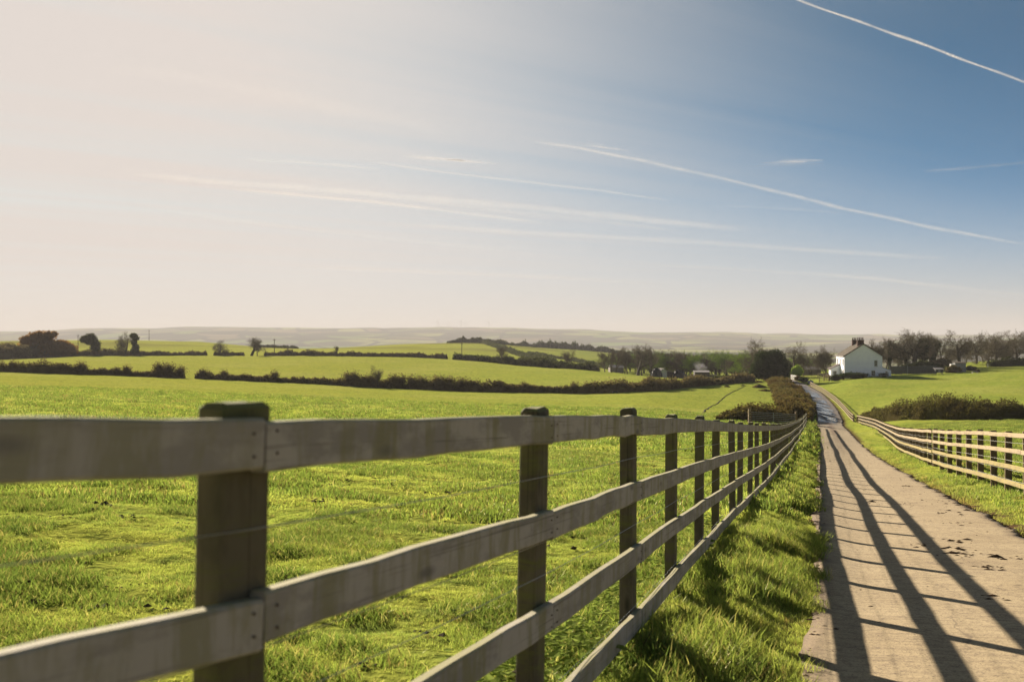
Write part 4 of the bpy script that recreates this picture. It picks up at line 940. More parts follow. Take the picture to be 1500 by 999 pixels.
# lean-to on the right, flush with the gable
MB().prism([(Wd-.02,-.6),(Wd+1.95,-.6),(Wd+1.95,2.0),(Wd-.02,2.75)], .05, 6.0, 1).build('lean_to', M_WALL, house)
rf = MB(); slab(rf, (Wd-.02,-.05,2.78), (Wd+2.1,-.05,1.98), (Wd+2.1,6.1,1.98), (Wd-.02,6.1,2.78), .06); rf.build('lean_to_roof', M_SLATE, house)
window(house, Wd+.65, .9, Wd+1.2, 1.85, y=.05)
# porch on the left side wall
px0 = -2.1
MB().prism([(px0,-.6),(-.02,-.6),(-.02,3.2),(px0,2.2)], 5.0, 7.6, 1).build('porch', M_WALL, house)
rf = MB(); slab(rf, (-.02,4.8,3.28), (px0-.3,4.8,2.05), (px0-.3,7.8,2.05), (-.02,7.8,3.28), .10); rf.build('porch_roof', M_BARGE, house)
window(house, -1.6, .9, -.8, 1.7, y=5.0)

# garden bushes by the house
def bush(x, z_, w_, h_, m, label, seed, n=1400, leaf=.12, squash=1.0, yo=0.0):
    p = at(x, z_); r = random.Random(seed); bl = []
    for i in range(7):
        a = r.uniform(-1, 1); bl.append((a*w_*.36, r.uniform(-.3, .3)*w_*.3, h_*(.40+r.uniform(-.1, .12)*(1-abs(a))), w_*r.uniform(.16, .5), h_*r.uniform(.34, .52)*(1-.35*abs(a))))
    o = link('bush', clump_mesh('bush', bl, n, leaf, m, seed), None, (p.x, p.y, p.z-.05)); return tag(o, label, 'bush')
bush(1254, 227.5, 5.6, 1.75, M_IVY, 'wide dark bush against the white gable wall', 41, 3000)
bush(1293, 228.5, 1.7, 1.1, M_IVY, 'small dark bush below the lean-to window', 42)
bush(1225, 229, 2.2, 1.9, M_IVY, 'dark green bush in front of the house porch', 43, 1800)
bush(1233, 229.5, 1.0, 1.7, M_BRAMBLE, 'thin brown climber at the front left corner of the house', 44, 700)
bush(1397, 238, 2.6, 2.2, M_BRAMBLE, 'rusty orange and green bush left of the grey shed', 45, 2200)
bush(1388, 240, 2.6, 1.8, M_HEDGED, 'green bush behind the hen house', 46, 1500)
bush(1422, 244, 2.0, 1.5, M_HEDGED, 'low dark bush right of the grey shed', 47, 1200)
bush(1432, 236, 1.3, 1.0, M_HEDGER, 'small bare shrub standing in the grass right of the shed', 48, 500)
bush(1377, 252, 6, 3.6, M_HEDGE, 'brown thicket behind the panel fence at its right end', 49, 2600, .2)
bush(1345, 250, 8, 3.3, M_HEDGED, 'low olive scrub showing over the middle of the panel fence', 50, 3200, .2)
bush(1152, 262, 3.6, 2.6, M_MOSS, 'bright yellow-green bush beyond the evergreen tree', 51, 2200, .16)
bush(1166, 268, 2.6, 4.2, M_MOSS, 'tall green clipped shrub behind the white gate', 52, 2200, .16)
bush(1178, 236, 2.2, 1.5, M_IVY, 'dark box-shaped bush left of the blue tank', 53, 1500)
bush(1170, 244, 2.0, 1.5, M_BRAMBLE, 'reddish brown shrub by the white gate', 54, 1200)
bush(1215, 262, 4.5, 1.3, M_IVY, 'low dark shrub bank right of the stone barn', 55, 1800)

# garden fences, gates and small buildings
M_PANEL = simple('dark_fence_panel', (0.085, 0.090, 0.082), .9, .2, 2)
M_STONE = simple('grey_stone_wall', (0.19, 0.165, 0.15), .9, .3, 2)
M_TIN = simple('weathered_tin', (0.2808, 0.2580, 0.2424), .5, .25, 1.5, .4)
M_BLUE = simple('blue_plastic', (0.10, 0.15, 0.24), .4, .15, 2, .4)
M_GREYW = simple('grey_boards', (0.25, 0.26, 0.26), .8, .2, 2)
M_BLACK = simple('black_sheet', (0.020, 0.022, 0.028), .45, .2, 2, .4)
M_CREAM = simple('pale_green_paint', (0.5200, 0.5600, 0.4200), .7, .1, 2)
M_DARKW = simple('dark_boards', (0.055, 0.048, 0.042), .85, .3, 2)
M_STEEL = simple('grey_steel', (0.30, 0.31, 0.31), .45, .1, metal=.5)
pf = None
for i in range(8):
    x = 1303.5+i*8.6; p = at(x, 236.5)
    if pf is None: pf = empty('panel_fence', p, 0, 'dark close-boarded garden fence running right from the white house', 'fence'); q0 = p.copy()
    for j in range(8):
        MB().box((j*.162+.06, -.012-.014*(j % 2), .1), (j*.162+.215, .012-.014*(j % 2), 2.0)).build('panel_board', M_PANEL, pf, p-q0)
    MB().box((-.05, -.05, -.3), (.05, .05, 2.1)).build('panel_post', M_GREYW if i == 3 else M_PANEL, pf, p-q0)
# grey shed
p = at(1407, 240); sh = empty('garden_shed', p, R(-8), 'small grey shed with a pale sunlit side at the right of the garden', 'shed')
MB().box((-1.25, 0, -.3), (1.25, 2.2, 2.15)).build('wall', M_GREYW, sh)
for i in range(9): MB().box((-1.24+i*.277, -.022, .0), (-1.24+i*.277+.255, -.002, 2.12)).build('board', M_GREYW, sh)
rf = MB(); slab(rf, (-1.4,-.2,2.18), (1.4,-.2,2.18), (1.4,2.4,2.45), (-1.4,2.4,2.45), .07); rf.build('roof', M_SLATE, sh)
MB().box((-2.0, .3, -.2), (-1.3, 1.9, 1.95)).build('side_store', M_FRAME, sh)
# hen house
p = at(1374.5, 234); hh = empty('hen_house', p, 0, 'low hen house on legs with a pale sloping roof in front of the panel fence', 'hen house')
MB().box((-.9, -.5, .35), (.9, .5, 1.15)).build('box', M_PANEL, hh); rf = MB(); slab(rf, (-1.05,-.7,1.17), (1.05,-.7,1.17), (1.05,.7,1.5), (-1.05,.7,1.5), .06); rf.build('roof', M_TIN, hh)
for sx in (-.85, .85):
    for sy in (-.45, .45): MB().box((sx-.05, sy-.05, -.1), (sx+.05, sy+.05, .36)).build('leg', M_GREYW, hh)
MB().box((-.25, -.53, .45), (.2, -.503, 1.0)).build('door', M_GREYW, hh)
# white bench-like trough and marker post
p = at(1428, 233); o = empty('feed_trough', p, R(5), 'low pale trough lying in the grass right of the grey shed', 'trough')
MB().box((-.7, -.2, .18), (.7, .2, .24)).box((-.7, -.22, .24), (.7, -.16, .3)).box((-.7, .16, .5), (.7, .22, .42)).build('tray', M_TIN, o)
for sx in (-.6, .6): MB().box((sx-.04, -.2, -.05), (sx+.04, .2, .18)).build('leg', M_TIN, o)
p = at(1447, 258); o = empty('marker_post', p, 0, 'short pale post at the left end of the clipped hedge', 'post')
MB().tube([(0,0,-.2),(0,0,.95)], [.11,.10], 8).build('shaft', M_FRAME, o); MB().tube([(0,0,.95),(0,0,1.05)], [.12,.04], 8).build('cap', M_FRAME, o)
# stone barn left of the house
p = at(1187, 288); bn = empty('stone_barn', p, R(-6), 'long low stone barn with a pale tin roof left of the white house', 'barn')
MB().box((-3.0, 0, -.5), (2.9, 4, 1.55)).build('wall', M_STONE, bn); rf = MB(); slab(rf, (-3.15,-.2,1.57), (3.05,-.2,1.57), (3.05,2.1,2.35), (-3.15,2.1,2.35), .06); rf.build('roof', M_TIN, bn)
rf = MB(); slab(rf, (-3.15,2.12,2.35), (3.05,2.12,2.35), (3.05,4.2,1.57), (-3.15,4.2,1.57), .06); rf.build('roof', M_TIN, bn)
MB().box((-.5, -.03, -.3), (.5, -.002, 1.3)).build('door', M_DARKW, bn)
# paddock rails and gates between the track and the house
def small_fence(label, pts, h, rails, step, m=M_RAILR):
    root = empty('post_and_rail_fence', at(*pts[0]), 0, label, 'fence'); o0 = root.location; L = []
    for (a, b) in zip(pts[:-1], pts[1:]):
        A_, B_ = at(*a), at(*b); n = max(1, int((B_-A_).length/step))
        for i in range(n):
            q = A_.lerp(B_, i/n); q.z = gz(q.x, q.y); L.append(q)
    q = at(*pts[-1]); L.append(q)
    for q in L: MB().box((-.06, -.06, -.3), (.06, .06, h+.1)).build('post', m, root, q-o0)
    for a, b in zip(L[:-1], L[1:]):
        for k_ in range(rails):
            zz2 = h*(k_+1)/rails; board('rail', a-o0+Vector((0, -.085, zz2)), b-o0+Vector((0, -.085, zz2)), .10, .04, m, root, 2, .004, k_)
    return root
small_fence('dark post and rail paddock fence left of the house, behind the blue tank', [(1176,252),(1198,250),(1212,246)], 1.2, 3, 2.2, M_POSTR)
small_fence('short garden rail fence in front of the white gable wall', [(1262,226.5),(1280,226),(1301,226)], 1.0, 2, 1.6, M_GREYW)
small_fence('low rails across the grass between the blue tank and the porch', [(1200,232),(1214,231),(1218,243)], 1.1, 3, 2.0, M_POSTR)
def field_gate(label, A_, B_, m, bars=6, h=1.15, r_=.022):
    root = empty('field_gate', A_, 0, label, 'gate'); d = B_-A_; L = d.length
    for q, nm in ((Vector((0,0,0)), 'gate_post'), (d, 'gate_post')):
        MB().box((-.09, -.09, -.3), (.09, .09, h+.28)).build(nm, M_POSTR, root, q)
    for k_ in range(bars):
        zz2 = .18+(h-.18)*(k_/(bars-1))**.85; off = Vector((0, 0, zz2)); a = d*(.14/L); b = d*(1-.14/L)
        MB().tube([a+off, b+off], r_, 6).build('bar', m, root)
    for f in (.14/L, .5, 1-.14/L): MB().tube([d*f+Vector((0,.045,.15)), d*f+Vector((0,.045,h+.03))], r_, 6).build('upright', m, root)
    return root
field_gate('long metal field gate in the shade left of the track, beside the pale-edged post', at(1099, 94), at(1166, 99), M_STEEL)
field_gate('small white painted gate beyond the bend next to the yellow-green bush', at(1158.5, 252), at(1167, 246), M_FRAME, 4, 1.1, .05)
field_gate('wooden field gate standing closed between the blue tank and the porch', at(1207, 236), at(1214.5, 237), M_RAILR, 5, 1.2, .05)
# pale notched corner post beside the gate
p = at(1097.6, 93.2); o = empty('corner_post', p, 0, 'pale sunlit post with dark notches at the left end of the metal gate', 'post')
MB().box((-.10, -.08, -.3), (.10, .08, 1.42)).build('shaft', M_RAILR, o)
for i in range(4): MB().box((.0, -.095, .25+i*.28), (.10, -.081, .36+i*.28)).build('notch', M_BARGE, o)
MB().box((-.04, -.03, 1.42), (.04, .03, 1.56)).build('cap', M_BARGE, o)
# blue tank
p = at(1187.4, 226); o = empty('water_tank', p, 0, 'small blue-grey plastic water tank by the end of the three-rail fence', 'water tank')
MB().tube([(0,0,0),(0,0,.05),(0,0,.55),(0,0,.75),(0,0,.87),(0,0,.92)], [.58,.62,.62,.52,.3,.16], 14).build('body', M_BLUE, o, smooth=True)
MB().tube([(0,0,.92),(0,0,1.0)], [.14,.13], 10).build('lid', M_BLACK, o)
# farmyard
p = at(972, 292); hu = empty('farm_hut', p, R(20), 'pale green wooden farm hut between the two black heaps', 'hut')
MB().prism([(-1.1,-.5),(1.1,-.5),(1.1,2.0),(0,2.75),(-1.1,2.0)], 0, 4.6, 1).build('wall', M_CREAM, hu)
for xx in (-.85, -.15, .5): MB().box((xx, -.04, .5), (xx+.38, -.003, 1.7)).build('window', M_FRAME, hu)
for s_ in (-1, 1):
    rf = MB(); slab(rf, (s_*1.35,-.2,1.86), (0,-.2,2.79), (0,4.8,2.79), (s_*1.35,4.8,1.86), .07); rf.build('roof', M_TIN if s_ > 0 else M_DARKW, hu)
MB().box((1.12, .6, -.5), (4.2, 4.4, 1.7)).build('side_shed', M_DARKW, hu); rf = MB(); slab(rf, (1.36,.4,1.95), (4.4,.4,1.72), (4.4,4.6,1.72), (1.36,4.6,1.95), .06); rf.build('side_roof', M_TIN, hu)
def heap(x, z_, w_, h_, label, seed):
    p = at(x, z_); bl = []; r = random.Random(seed); V = []; Qs = []; 
    NU, NV = 28, 12
    for i in range(NU):
        for j in range(NV+1):
            a = 2*math.pi*i/NU; f = j/NV; rad = (1-f**2.2)**.5*(1+.10*math.sin(3*a+seed)+.06*math.sin(7*a)); zz2 = h_*f*(1+.05*math.sin(5*a))
            V.append((math.cos(a)*w_/2*rad, math.sin(a)*w_*.33*rad, zz2-.2+r.uniform(-.06, .06)))
    Qs = [(i*(NV+1)+j, ((i+1) % NU)*(NV+1)+j, ((i+1) % NU)*(NV+1)+j+1, i*(NV+1)+j+1) for i in range(NU) for j in range(NV)]
    o = empty('silage_heap', p, 0, label, 'heap'); link('sheet', meshdata('sheet', V, np.array(Qs), M_BLACK), o)
    for k_ in range(9):
        a = r.uniform(3.6, 5.8); q = (math.cos(a)*w_/2*.75, math.sin(a)*w_*.33*.75, h_*.5+r.uniform(-.4, .3))
        tb = [(q[0]+.32*math.cos(b_), q[1]+.1*math.cos(b_)*0, q[2]+.32*math.sin(b_)) for b_ in np.linspace(0, 6.283, 10)]
        MB().tube(tb, .09, 5, False).build('tyre', M_BLACK, o)
heap(961, 291, 3.4, 3.0, 'black sheeted silage heap left of the pale green hut', 1)
heap(994, 293, 4.0, 2.9, 'black sheeted silage heap right of the pale green hut', 2)
p = at(1029, 285); ds = empty('dark_shed', p, R(-4), 'dark open-fronted shed with a pale roof beside the smoke', 'shed')
MB().box((-2.2, 0, -.5), (2.0, 3.4, 2.35)).build('wall', M_DARKW, ds); rf = MB(); slab(rf, (-2.35,-.25,2.37), (2.2,-.25,2.37), (2.2,3.6,2.75), (-2.35,3.6,2.75), .07); rf.build('roof', M_TIN, ds)
for i in range(7): MB().box((-2.15+i*.6, -.03, -.1), (-2.15+i*.6+.54, -.002, 2.3)).build('board', M_DARKW, ds)
rf = MB(); slab(rf, (2.22,0,1.9), (4.4,0,1.5), (4.4,3,1.5), (2.22,3,1.9), .06); rf.build('lean_to_roof', M_TIN, ds); MB().box((2.05,.1,-.5),(4.2,2.9,1.48)).build('lean_to_wall', M_DARKW, ds)
p = at(904, 372); gb = empty('grey_barn', p, R(3), 'low blue-grey tin barn seen between the tall bare trees', 'barn')
MB().box((-2.6, 0, -1), (2.4, 5, 2.0)).build('wall', M_STONE, gb)
for i in range(4): 
    rf = MB(); slab(rf, (-2.8,-.3+i*.7,2.02+i*.25), (2.6,-.3+i*.7,2.02+i*.25), (2.6,.42+i*.7,2.27+i*.25), (-2.8,.42+i*.7,2.27+i*.25), .05+.02*(i % 2)); rf.build('roof_sheet', M_TIN, gb)
# small dark trough in the field under the hedge
p = at(901, 176.5); o = empty('feed_trough', p, 0, 'small dark feed trough standing in the field below the middle hedge', 'trough')
MB().box((-.45, -.18, .16), (.45, .18, .22)).box((-.45, -.2, .22), (.45, -.15, .42)).box((-.45, .15, .22), (.45, .2, .42)).box((-.45,-.15,.22),(-.40,.15,.42)).box((.40,-.15,.22),(.45,.15,.42)).build('tray', M_BLACK, o)
for sx in (-.36, .36): MB().box((sx-.05, -.17, -.05), (sx+.05, .17, .16)).build('leg', M_BLACK, o)
# smoke
ms, t = mat('smoke'); tc = t.node('ShaderNodeTexCoord').outputs['Object']
pv = t.node('ShaderNodeVolumePrincipled'); pv.inputs['Color'].default_value = (.9, .9, .92, 1)
l_ = t.vmath('LENGTH', tc); dn = t.math('MULTIPLY', t.rng(l_, .35, 1.0, 1, 0, True), t.rng(t.noise(tc, 2.2, 4, .6, .5), .42, .68, 0, .42)); t.l.new(dn, pv.inputs['Density'])
t.l.new(pv.outputs[0], t.out.inputs['Volume'])
p = at(1027, 292); V = []; NU, NV = 20, 12
U, Vv = np.meshgrid(np.linspace(0, 2*math.pi, NU, endpoint=False), np.linspace(.01, math.pi-.01, NV), indexing='ij')
P = np.stack([np.cos(U)*np.sin(Vv), np.sin(U)*np.sin(Vv), np.cos(Vv)], -1).reshape(-1, 3); idx = np.arange(NU*NV).reshape(NU, NV); ip = np.roll(idx, -1, 0)
o = link('smoke', meshdata('smoke', P, np.stack([idx[:, :-1], idx[:, 1:], ip[:, 1:], ip[:, :-1]], -1).reshape(-1, 4), ms, True), None, (p.x+.3, p.y+3, p.z+4.0), (0, R(18), 0), (2.7, 1.6, 1.7)); o['kind'] = 'stuff'; o['label'] = 'pale bonfire smoke drifting over the dark shed'; o['category'] = 'smoke'
# telegraph poles
for x, z_, top, base_l in [(114.5,430,491,'tall thin telegraph pole left of the umbrella-shaped tree'), (218.5,760,484,'thin telegraph pole standing on the crest of the left hill'), (402,402,497,'dark telegraph pole rising from the second hedge'), (676.5,384,503,'telegraph pole beside the dark sloping hedge under the knoll')]:
    p = at(x, z_); H = (EYE-(top-500)/FPX*z_)-p.z; o = empty('telegraph_pole', p, 0, base_l, 'telegraph pole')
    rr_ = .16 if z_ < 600 else .22
    MB().tube([(0,0,-.4),(0,0,H)], [rr_, rr_*.75], 6).build('pole', M_BARK, o)
    MB().box((-.6,-.05,H-.5),(.6,.05,H-.38)).build('crossarm', M_BARK, o)
    for sx in (-.5, 0, .5): MB().tube([(sx,0,H-.38),(sx,0,H-.2)], .05, 5).build('insulator', M_TIN, o)
# wind turbines on the far ridge
M_TURB = simple('turbine_white', (0.62, 0.62, 0.62), .5, .02)
for i, (x, top) in enumerate([(641.5,472.5),(657.5,474),(675.5,472),(683,474),(716,473),(250,474),(1204,486)][:5]):
    p = at(x, 6800); H = (EYE-(top-500)/FPX*6800)-p.z; H = max(H, 30)
    if i == 0:
        wt = empty('wind_turbine', p, 0, 'leftmost of the five tiny wind turbines on the far ridge', 'wind turbine', 'wind turbines on the far ridge')
        MB().tube([(0,0,-4),(0,0,1)], [.07, .04], 6) if False else None
        MB().tube([(0,0,-.1),(0,0,1)], [.055,.035], 6).build('tower', M_TURB, wt); nb = MB().box((-.04,-.08,.98),(.04,.08,1.06)).build('nacelle', M_TURB, wt)
        for k_ in range(3):
            a = 2.094*k_+.5; MB().tube([(0,-.1,1.02),(math.sin(a)*.12,-.1,1.02+math.cos(a)*.12),(math.sin(a)*.5,-.1,1.02+math.cos(a)*.5)], [.02,.035,.01], 5).build('blade', M_TURB, wt)
        wt.scale = (H,)*3; w0 = wt
    else:
        dup(w0, p, 0, H, ['second from the left of the five tiny wind turbines on the far ridge', 'middle one of the five tiny wind turbines on the far ridge', 'fourth from the left of the five tiny wind turbines on the far ridge', 'rightmost of the five tiny wind turbines on the far ridge'][i-1], 'wind turbines on the far ridge')

# ------------------------------------------------------------------ small ground things
def mound(x, z_, w_, h_, label, seed, m=M_SOIL, name='molehill', group=None):
    p = at(x, z_); r = np.random.default_rng(seed); NU, NV = 22, 9; V = []
    for i in range(NU):
        for j in range(NV):
            a = 2*math.pi*i/NU; f = j/(NV-1); rad = (1-f)**.8*(1+.22*math.sin(2*a+seed)+.12*math.sin(5*a+seed*2)); V.append((math.cos(a)*w_/2*rad+r.normal(0, .02*w_), math.sin(a)*w_/2*rad+r.normal(0, .02*w_), h_*f**.8-.03+r.normal(0, .05*h_)))
    Qs = [(i*NV+j, ((i+1) % NU)*NV+j, ((i+1) % NU)*NV+j+1, i*NV+j+1) for i in range(NU) for j in range(NV-1)]
    return tag(link(name, meshdata(name, V, np.array(Qs), m, True), None, p), label, 'molehill', group)
# distance of a ground point seen at photo row y on bearing x
def zof(x, y):
    zz = np.exp(np.linspace(math.log(2), math.log(400), 1500)); X = (x-750)/FPX*zz; yy = 500+(EYE-base(X, zz))/zz*FPX
    i = np.argmax(yy < y); return float(zz[i])
for x, y, wp, hp_, lb in [(154,742,20,11,'large dark pointed molehill in the near field left of the first fence post'), (458,627,0,0,''), (590,744,11,4,'dark molehill in the middle of the field between the first two posts'),
  (462,726,12,4,'leftmost molehill of the small group right of the first post'), (483,725,9,3,'second molehill of the small group right of the first post'), (513,722,9,3,'third molehill of the small group right of the first post'),
  (482,760,14,5,'low brown molehill right of the first post near the second rail'), (50,878,30,6,'big dark tussocky mound at the lower left'), (665,704,6,2,'tiny molehill high in the field left of the second post'),
  (747,755,9,5,'small molehill touching the left side of the second post'), (898,694,9,3,'small molehill just left of the third post'), (880,683,6,2,'tiny molehill a little above the one by the third post'), (124,592,3,2,'tiny dark molehill far down the left field'),
  (75,590,3,2.5,'speck-like molehill below the left hedge')]:
    if wp: z_ = zof(x, y+2); mound(x, z_, max(wp/FPX*z_*1.5, .12), max(hp_/FPX*z_*.75, .03)+.02, lb, int(x))
# mud clods on the track: crumbs past counting
r = np.random.default_rng(77); pts = []
for cx, cz_, n, sp in [(7.6,19,30,.5),(8.8,23,40,.8),(10.8,29,40,.9),(13.5,38,50,1.2),(17,49,60,1.6)]:
    pts.append(np.stack([r.normal(cx, sp*.7, n), r.normal(cz_, sp, n), r.lognormal(-4.6, .5, n)], -1))
for cx, cz_, n, sp in [(5.13,11.5,16,.10),(5.0,11.0,22,.14),(5.25,10.7,14,.10),(4.75,9.9,18,.13),(4.9,11.8,10,.16),(5.6,12.3,10,.2),(5.4,10.2,8,.12),(8.5,19.8,14,.25),(9.9,24.8,5,.07),(6.6,14.8,10,.3),(3.9,8.1,6,.1),(7.4,17.0,12,.3)]:
    pts.append(np.stack([r.normal(cx, sp*.8, n), r.normal(cz_, sp, n), r.lognormal(-4.05, .5, n)], -1))
q = r.uniform(2, 60, 900); xl, xr = road_x(q); fr = r.beta(.55, .55, 900); pts.append(np.stack([xl+(xr-xl)*np.clip(fr, .01, .99), q, r.lognormal(-5.2, .45, 900)], -1))
q = np.concatenate([r.uniform(3, 60, 1800)]); xl, xr = road_x(q); pts.append(np.stack([np.where(r.uniform(size=1800) < .7, xr+r.normal(.02, .07, 1800), xl+r.normal(0, .04, 1800)), q, r.lognormal(-4.5, .5, 1800)], -1))
P = np.concatenate(pts); xl, xr = road_x(P[:, 1]); n = len(P)
zz = np.where((P[:, 0] > xl-.02) & (P[:, 0] < xr+.02), road_z(P[:, 0], P[:, 1]), G(P[:, 0], P[:, 1])+.01)
octv = np.array([(1,0,0),(0,1,0),(-1,0,0),(0,-1,0),(0,0,.7),(0,0,-.4)], float); octf = np.array([(0,1,4),(1,2,4),(2,3,4),(3,0,4),(1,0,5),(2,1,5),(3,2,5),(0,3,5)])
V = (octv[None]*r.uniform(.6, 1.3, (n, 6, 1)))*P[:, 2][:, None, None]*np.array([1.6, 1.1, .7]) + np.stack([P[:, 0], P[:, 1], zz], -1)[:, None]
o = link('mud_clods', meshdata('mud_clods', V.reshape(-1, 3), (octf[None]+(np.arange(n)*6)[:, None, None]).reshape(-1, 3), M_CLOD)); tag(o, 'brown mud crumbs scattered on the track and along its edges', 'mud', None, 'stuff')
r = np.random.default_rng(5); zq = np.sqrt(r.uniform(3.2**2, 45**2, 2600)); uq = r.uniform(-.55, .25, 2600); xq = uq*zq; ok = (xq < -1.1+.306*zq) & (vnoise(xq*.8, zq*.8, 61) > .52); xq, zq = xq[ok], zq[ok]
xs, zs2, ss_ = [], [], []
for a, b in zip(xq, zq):
    k_ = r.integers(2, 9); xs += list(a+r.normal(0, .07, k_)); zs2 += list(b+r.normal(0, .05, k_)); ss_ += list(r.lognormal(-4.35, .45, k_)*(1+b*.012))
xs, zs2, ss_ = map(np.array, (xs, zs2, ss_)); n = len(xs)
V = (octv[None]*r.uniform(.5, 1.3, (n, 6, 1)))*ss_[:, None, None]*np.array([1.3, 1.2, .9]) + np.stack([xs, zs2, G(xs, zs2)+.018], -1)[:, None]
o = link('soil_crumbs', meshdata('soil_crumbs', V.reshape(-1, 3), (octf[None]+(np.arange(n)*6)[:, None, None]).reshape(-1, 3), M_SOIL)); tag(o, 'dark worm casts and trodden soil crumbs dotted through the grazed field', 'soil', None, 'stuff')
# eroded rut in the left field
rp = [(1026,609),(1034,601),(1042,596),(1050,592),(1058,585),(1064,579),(1072,575),(1082,571),(1091,567)]
V = []; r = random.Random(3)
rr2 = []
for (a, b) in zip(rp[:-1], rp[1:]):
    for f in np.linspace(0, 1, 7)[:-1]: rr2.append((a[0]+(b[0]-a[0])*f+r.uniform(-.7, .7), a[1]+(b[1]-a[1])*f))
for x, y in rr2:
    z_ = zof(x, y); X_ = (x-750)/FPX*z_; wv = .12+.09*r.random()
    for s_, dz_ in ((-1, -.04), (-.5, .07), (.5, .06), (1, -.04)): V.append((X_+s_*wv, z_+s_*.3, gz(X_+s_*wv, z_+s_*.3)+dz_))
n = len(rr2); Qs = [(i*4+j, i*4+j+1, (i+1)*4+j+1, (i+1)*4+j) for i in range(n-1) for j in range(3)]
tag(link('earth_rut', meshdata('earth_rut', V, np.array(Qs), M_SOIL)), kind='structure')
for x, y, wp, hp_, lb in [(1112,568,24,5,'dark eroded earth bank near the bramble, the largest patch'), (1121,573,20,3,'dark eroded earth patch lowest beside the bramble'), (1110,561,16,3,'dark earth patch below the evergreen tree'), (1065,568,9,3,'dark scrub patch at the top of the left field rut'), (1088,566,8,2,'small dark earth patch at the top end of the rut')]:
    z_ = zof(x, y); o = mound(x, z_, wp/FPX*z_, hp_/FPX*z_, lb, int(x), M_BRAMBLE, 'earth_bank'); o['category'] = 'earth bank'
# broad-leaved weeds at the foot of the fence
def weed_mesh(seed, n=26, s_=.045):
    r = random.Random(seed); V = []; Q = []; Tt = []
    for i in range(n):
        a = r.uniform(0, 6.28); d = r.uniform(.0, .13); h_ = r.uniform(.03, .17); c = Vector((math.cos(a)*d, math.sin(a)*d, h_))
        f = Vector((math.cos(a+r.uniform(-1, 1)), math.sin(a+r.uniform(-1, 1)), r.uniform(-.4, .5))).normalized(); sd = f.cross(Vector((0, 0, 1))).normalized()*s_*r.uniform(.35, .6); L = s_*r.uniform(.8, 1.5)
        k_ = len(V); V += [c, c+f*L*.35+sd, c+f*L*.8+sd*.6, c+f*L, c+f*L*.8-sd*.6, c+f*L*.35-sd, c+f*L*.5-Vector((0,0,.008))]
        Tt += [(k_, k_+1, k_+6), (k_+1, k_+2, k_+6), (k_+2, k_+3, k_+6), (k_+3, k_+4, k_+6), (k_+4, k_+5, k_+6), (k_+5, k_, k_+6)]
        V += [Vector((c.x*.3, c.y*.3, -.02)), Vector((c.x*.3+.003, c.y*.3, -.02)), c+Vector((.001,0,0))]; Tt.append((k_+7, k_+8, k_+9))
    return meshdata('leaves', [tuple(v) for v in V], np.array(Tt), M_WEED)
WM = [weed_mesh(s_) for s_ in range(3)]; r = random.Random(8)
for i in range(46):
    z_ = r.uniform(3.7, 6.6) if i < 34 else r.uniform(6.6, 12); X_ = -1.035+.306*z_-r.uniform(.0, .5)
    o = link('nettle_weed', WM[i % 3], None, (X_, z_, gz(X_, z_)), (0, 0, r.uniform(0, 6.28)), r.uniform(.7, 1.25)); tag(o, 'low broad-leaved weed growing at the foot of the left fence', 'weed', 'weeds along the foot of the left fence')

# ------------------------------------------------------------------ vapour trails high in the sky
def trail_mat(name, strength, sx, soft=2.0):
    m, t = mat(name); gg = t.node('ShaderNodeNewGeometry'); ax = t.comb(*[t.node('ShaderNodeAttribute', attribute_name=q).outputs['Fac'] for q in ('ax', 'ay', 'az')])
    vw = gg.outputs['Incoming']; vp = t.vmath('NORMALIZE', t.vmath('SUBTRACT', vw, t.vmath('MULTIPLY', ax, t.comb(*[t.vmath('DOT_PRODUCT', vw, ax)]*3))))
    depth = t.math('ABSOLUTE', t.vmath('DOT_PRODUCT', gg.outputs['Normal'], vp))     # how deep one looks through the round trail
    tc = t.node('ShaderNodeTexCoord').outputs['Generated']; oi = t.node('ShaderNodeObjectInfo').outputs['Random']
    al = t.node('ShaderNodeAttribute', attribute_name='along').outputs['Fac']
    p = t.vmath('MULTIPLY', geo_pos(t), (.0006, .0006, .0006)); n = t.noise(p, sx, 5, .65); n2 = t.noise(p, sx*9, 4, .7)
    f = t.math('POWER', depth, soft)
    e = t.math('MULTIPLY', t.rng(al, 0, .14), t.rng(al, .88, 1, 1, 0)); a = t.math('MULTIPLY', t.math('MULTIPLY', f, e), t.math('MULTIPLY', t.math('MULTIPLY', t.rng(n, .3, .62, .25, 1.0), t.rng(n2, .25, .7, .35, 1.0)), strength*.30))
    d = t.node('ShaderNodeBsdfDiffuse'); d.inputs[0].default_value = (.27, .262, .25, 1); tr = t.node('ShaderNodeBsdfTranslucent'); tr.inputs[0].default_value = (.27, .262, .25, 1)
    ad = t.node('ShaderNodeAddShader'); t.l.new(d.outputs[0], ad.inputs[0]); t.l.new(tr.outputs[0], ad.inputs[1])
    tp = t.node('ShaderNodeBsdfTransparent'); mx = t.node('ShaderNodeMixShader'); t.put(mx.inputs[0], a); t.l.new(tp.outputs[0], mx.inputs[1]); t.l.new(ad.outputs[0], mx.inputs[2])
    t.l.new(mx.outputs[0], t.out.inputs[0]); return m
ALT = 8000.0
def skyp(x, y):
    v = (500-y)/FPX; d = ALT/v; return np.array([(x-750)/FPX*d, d, ALT])
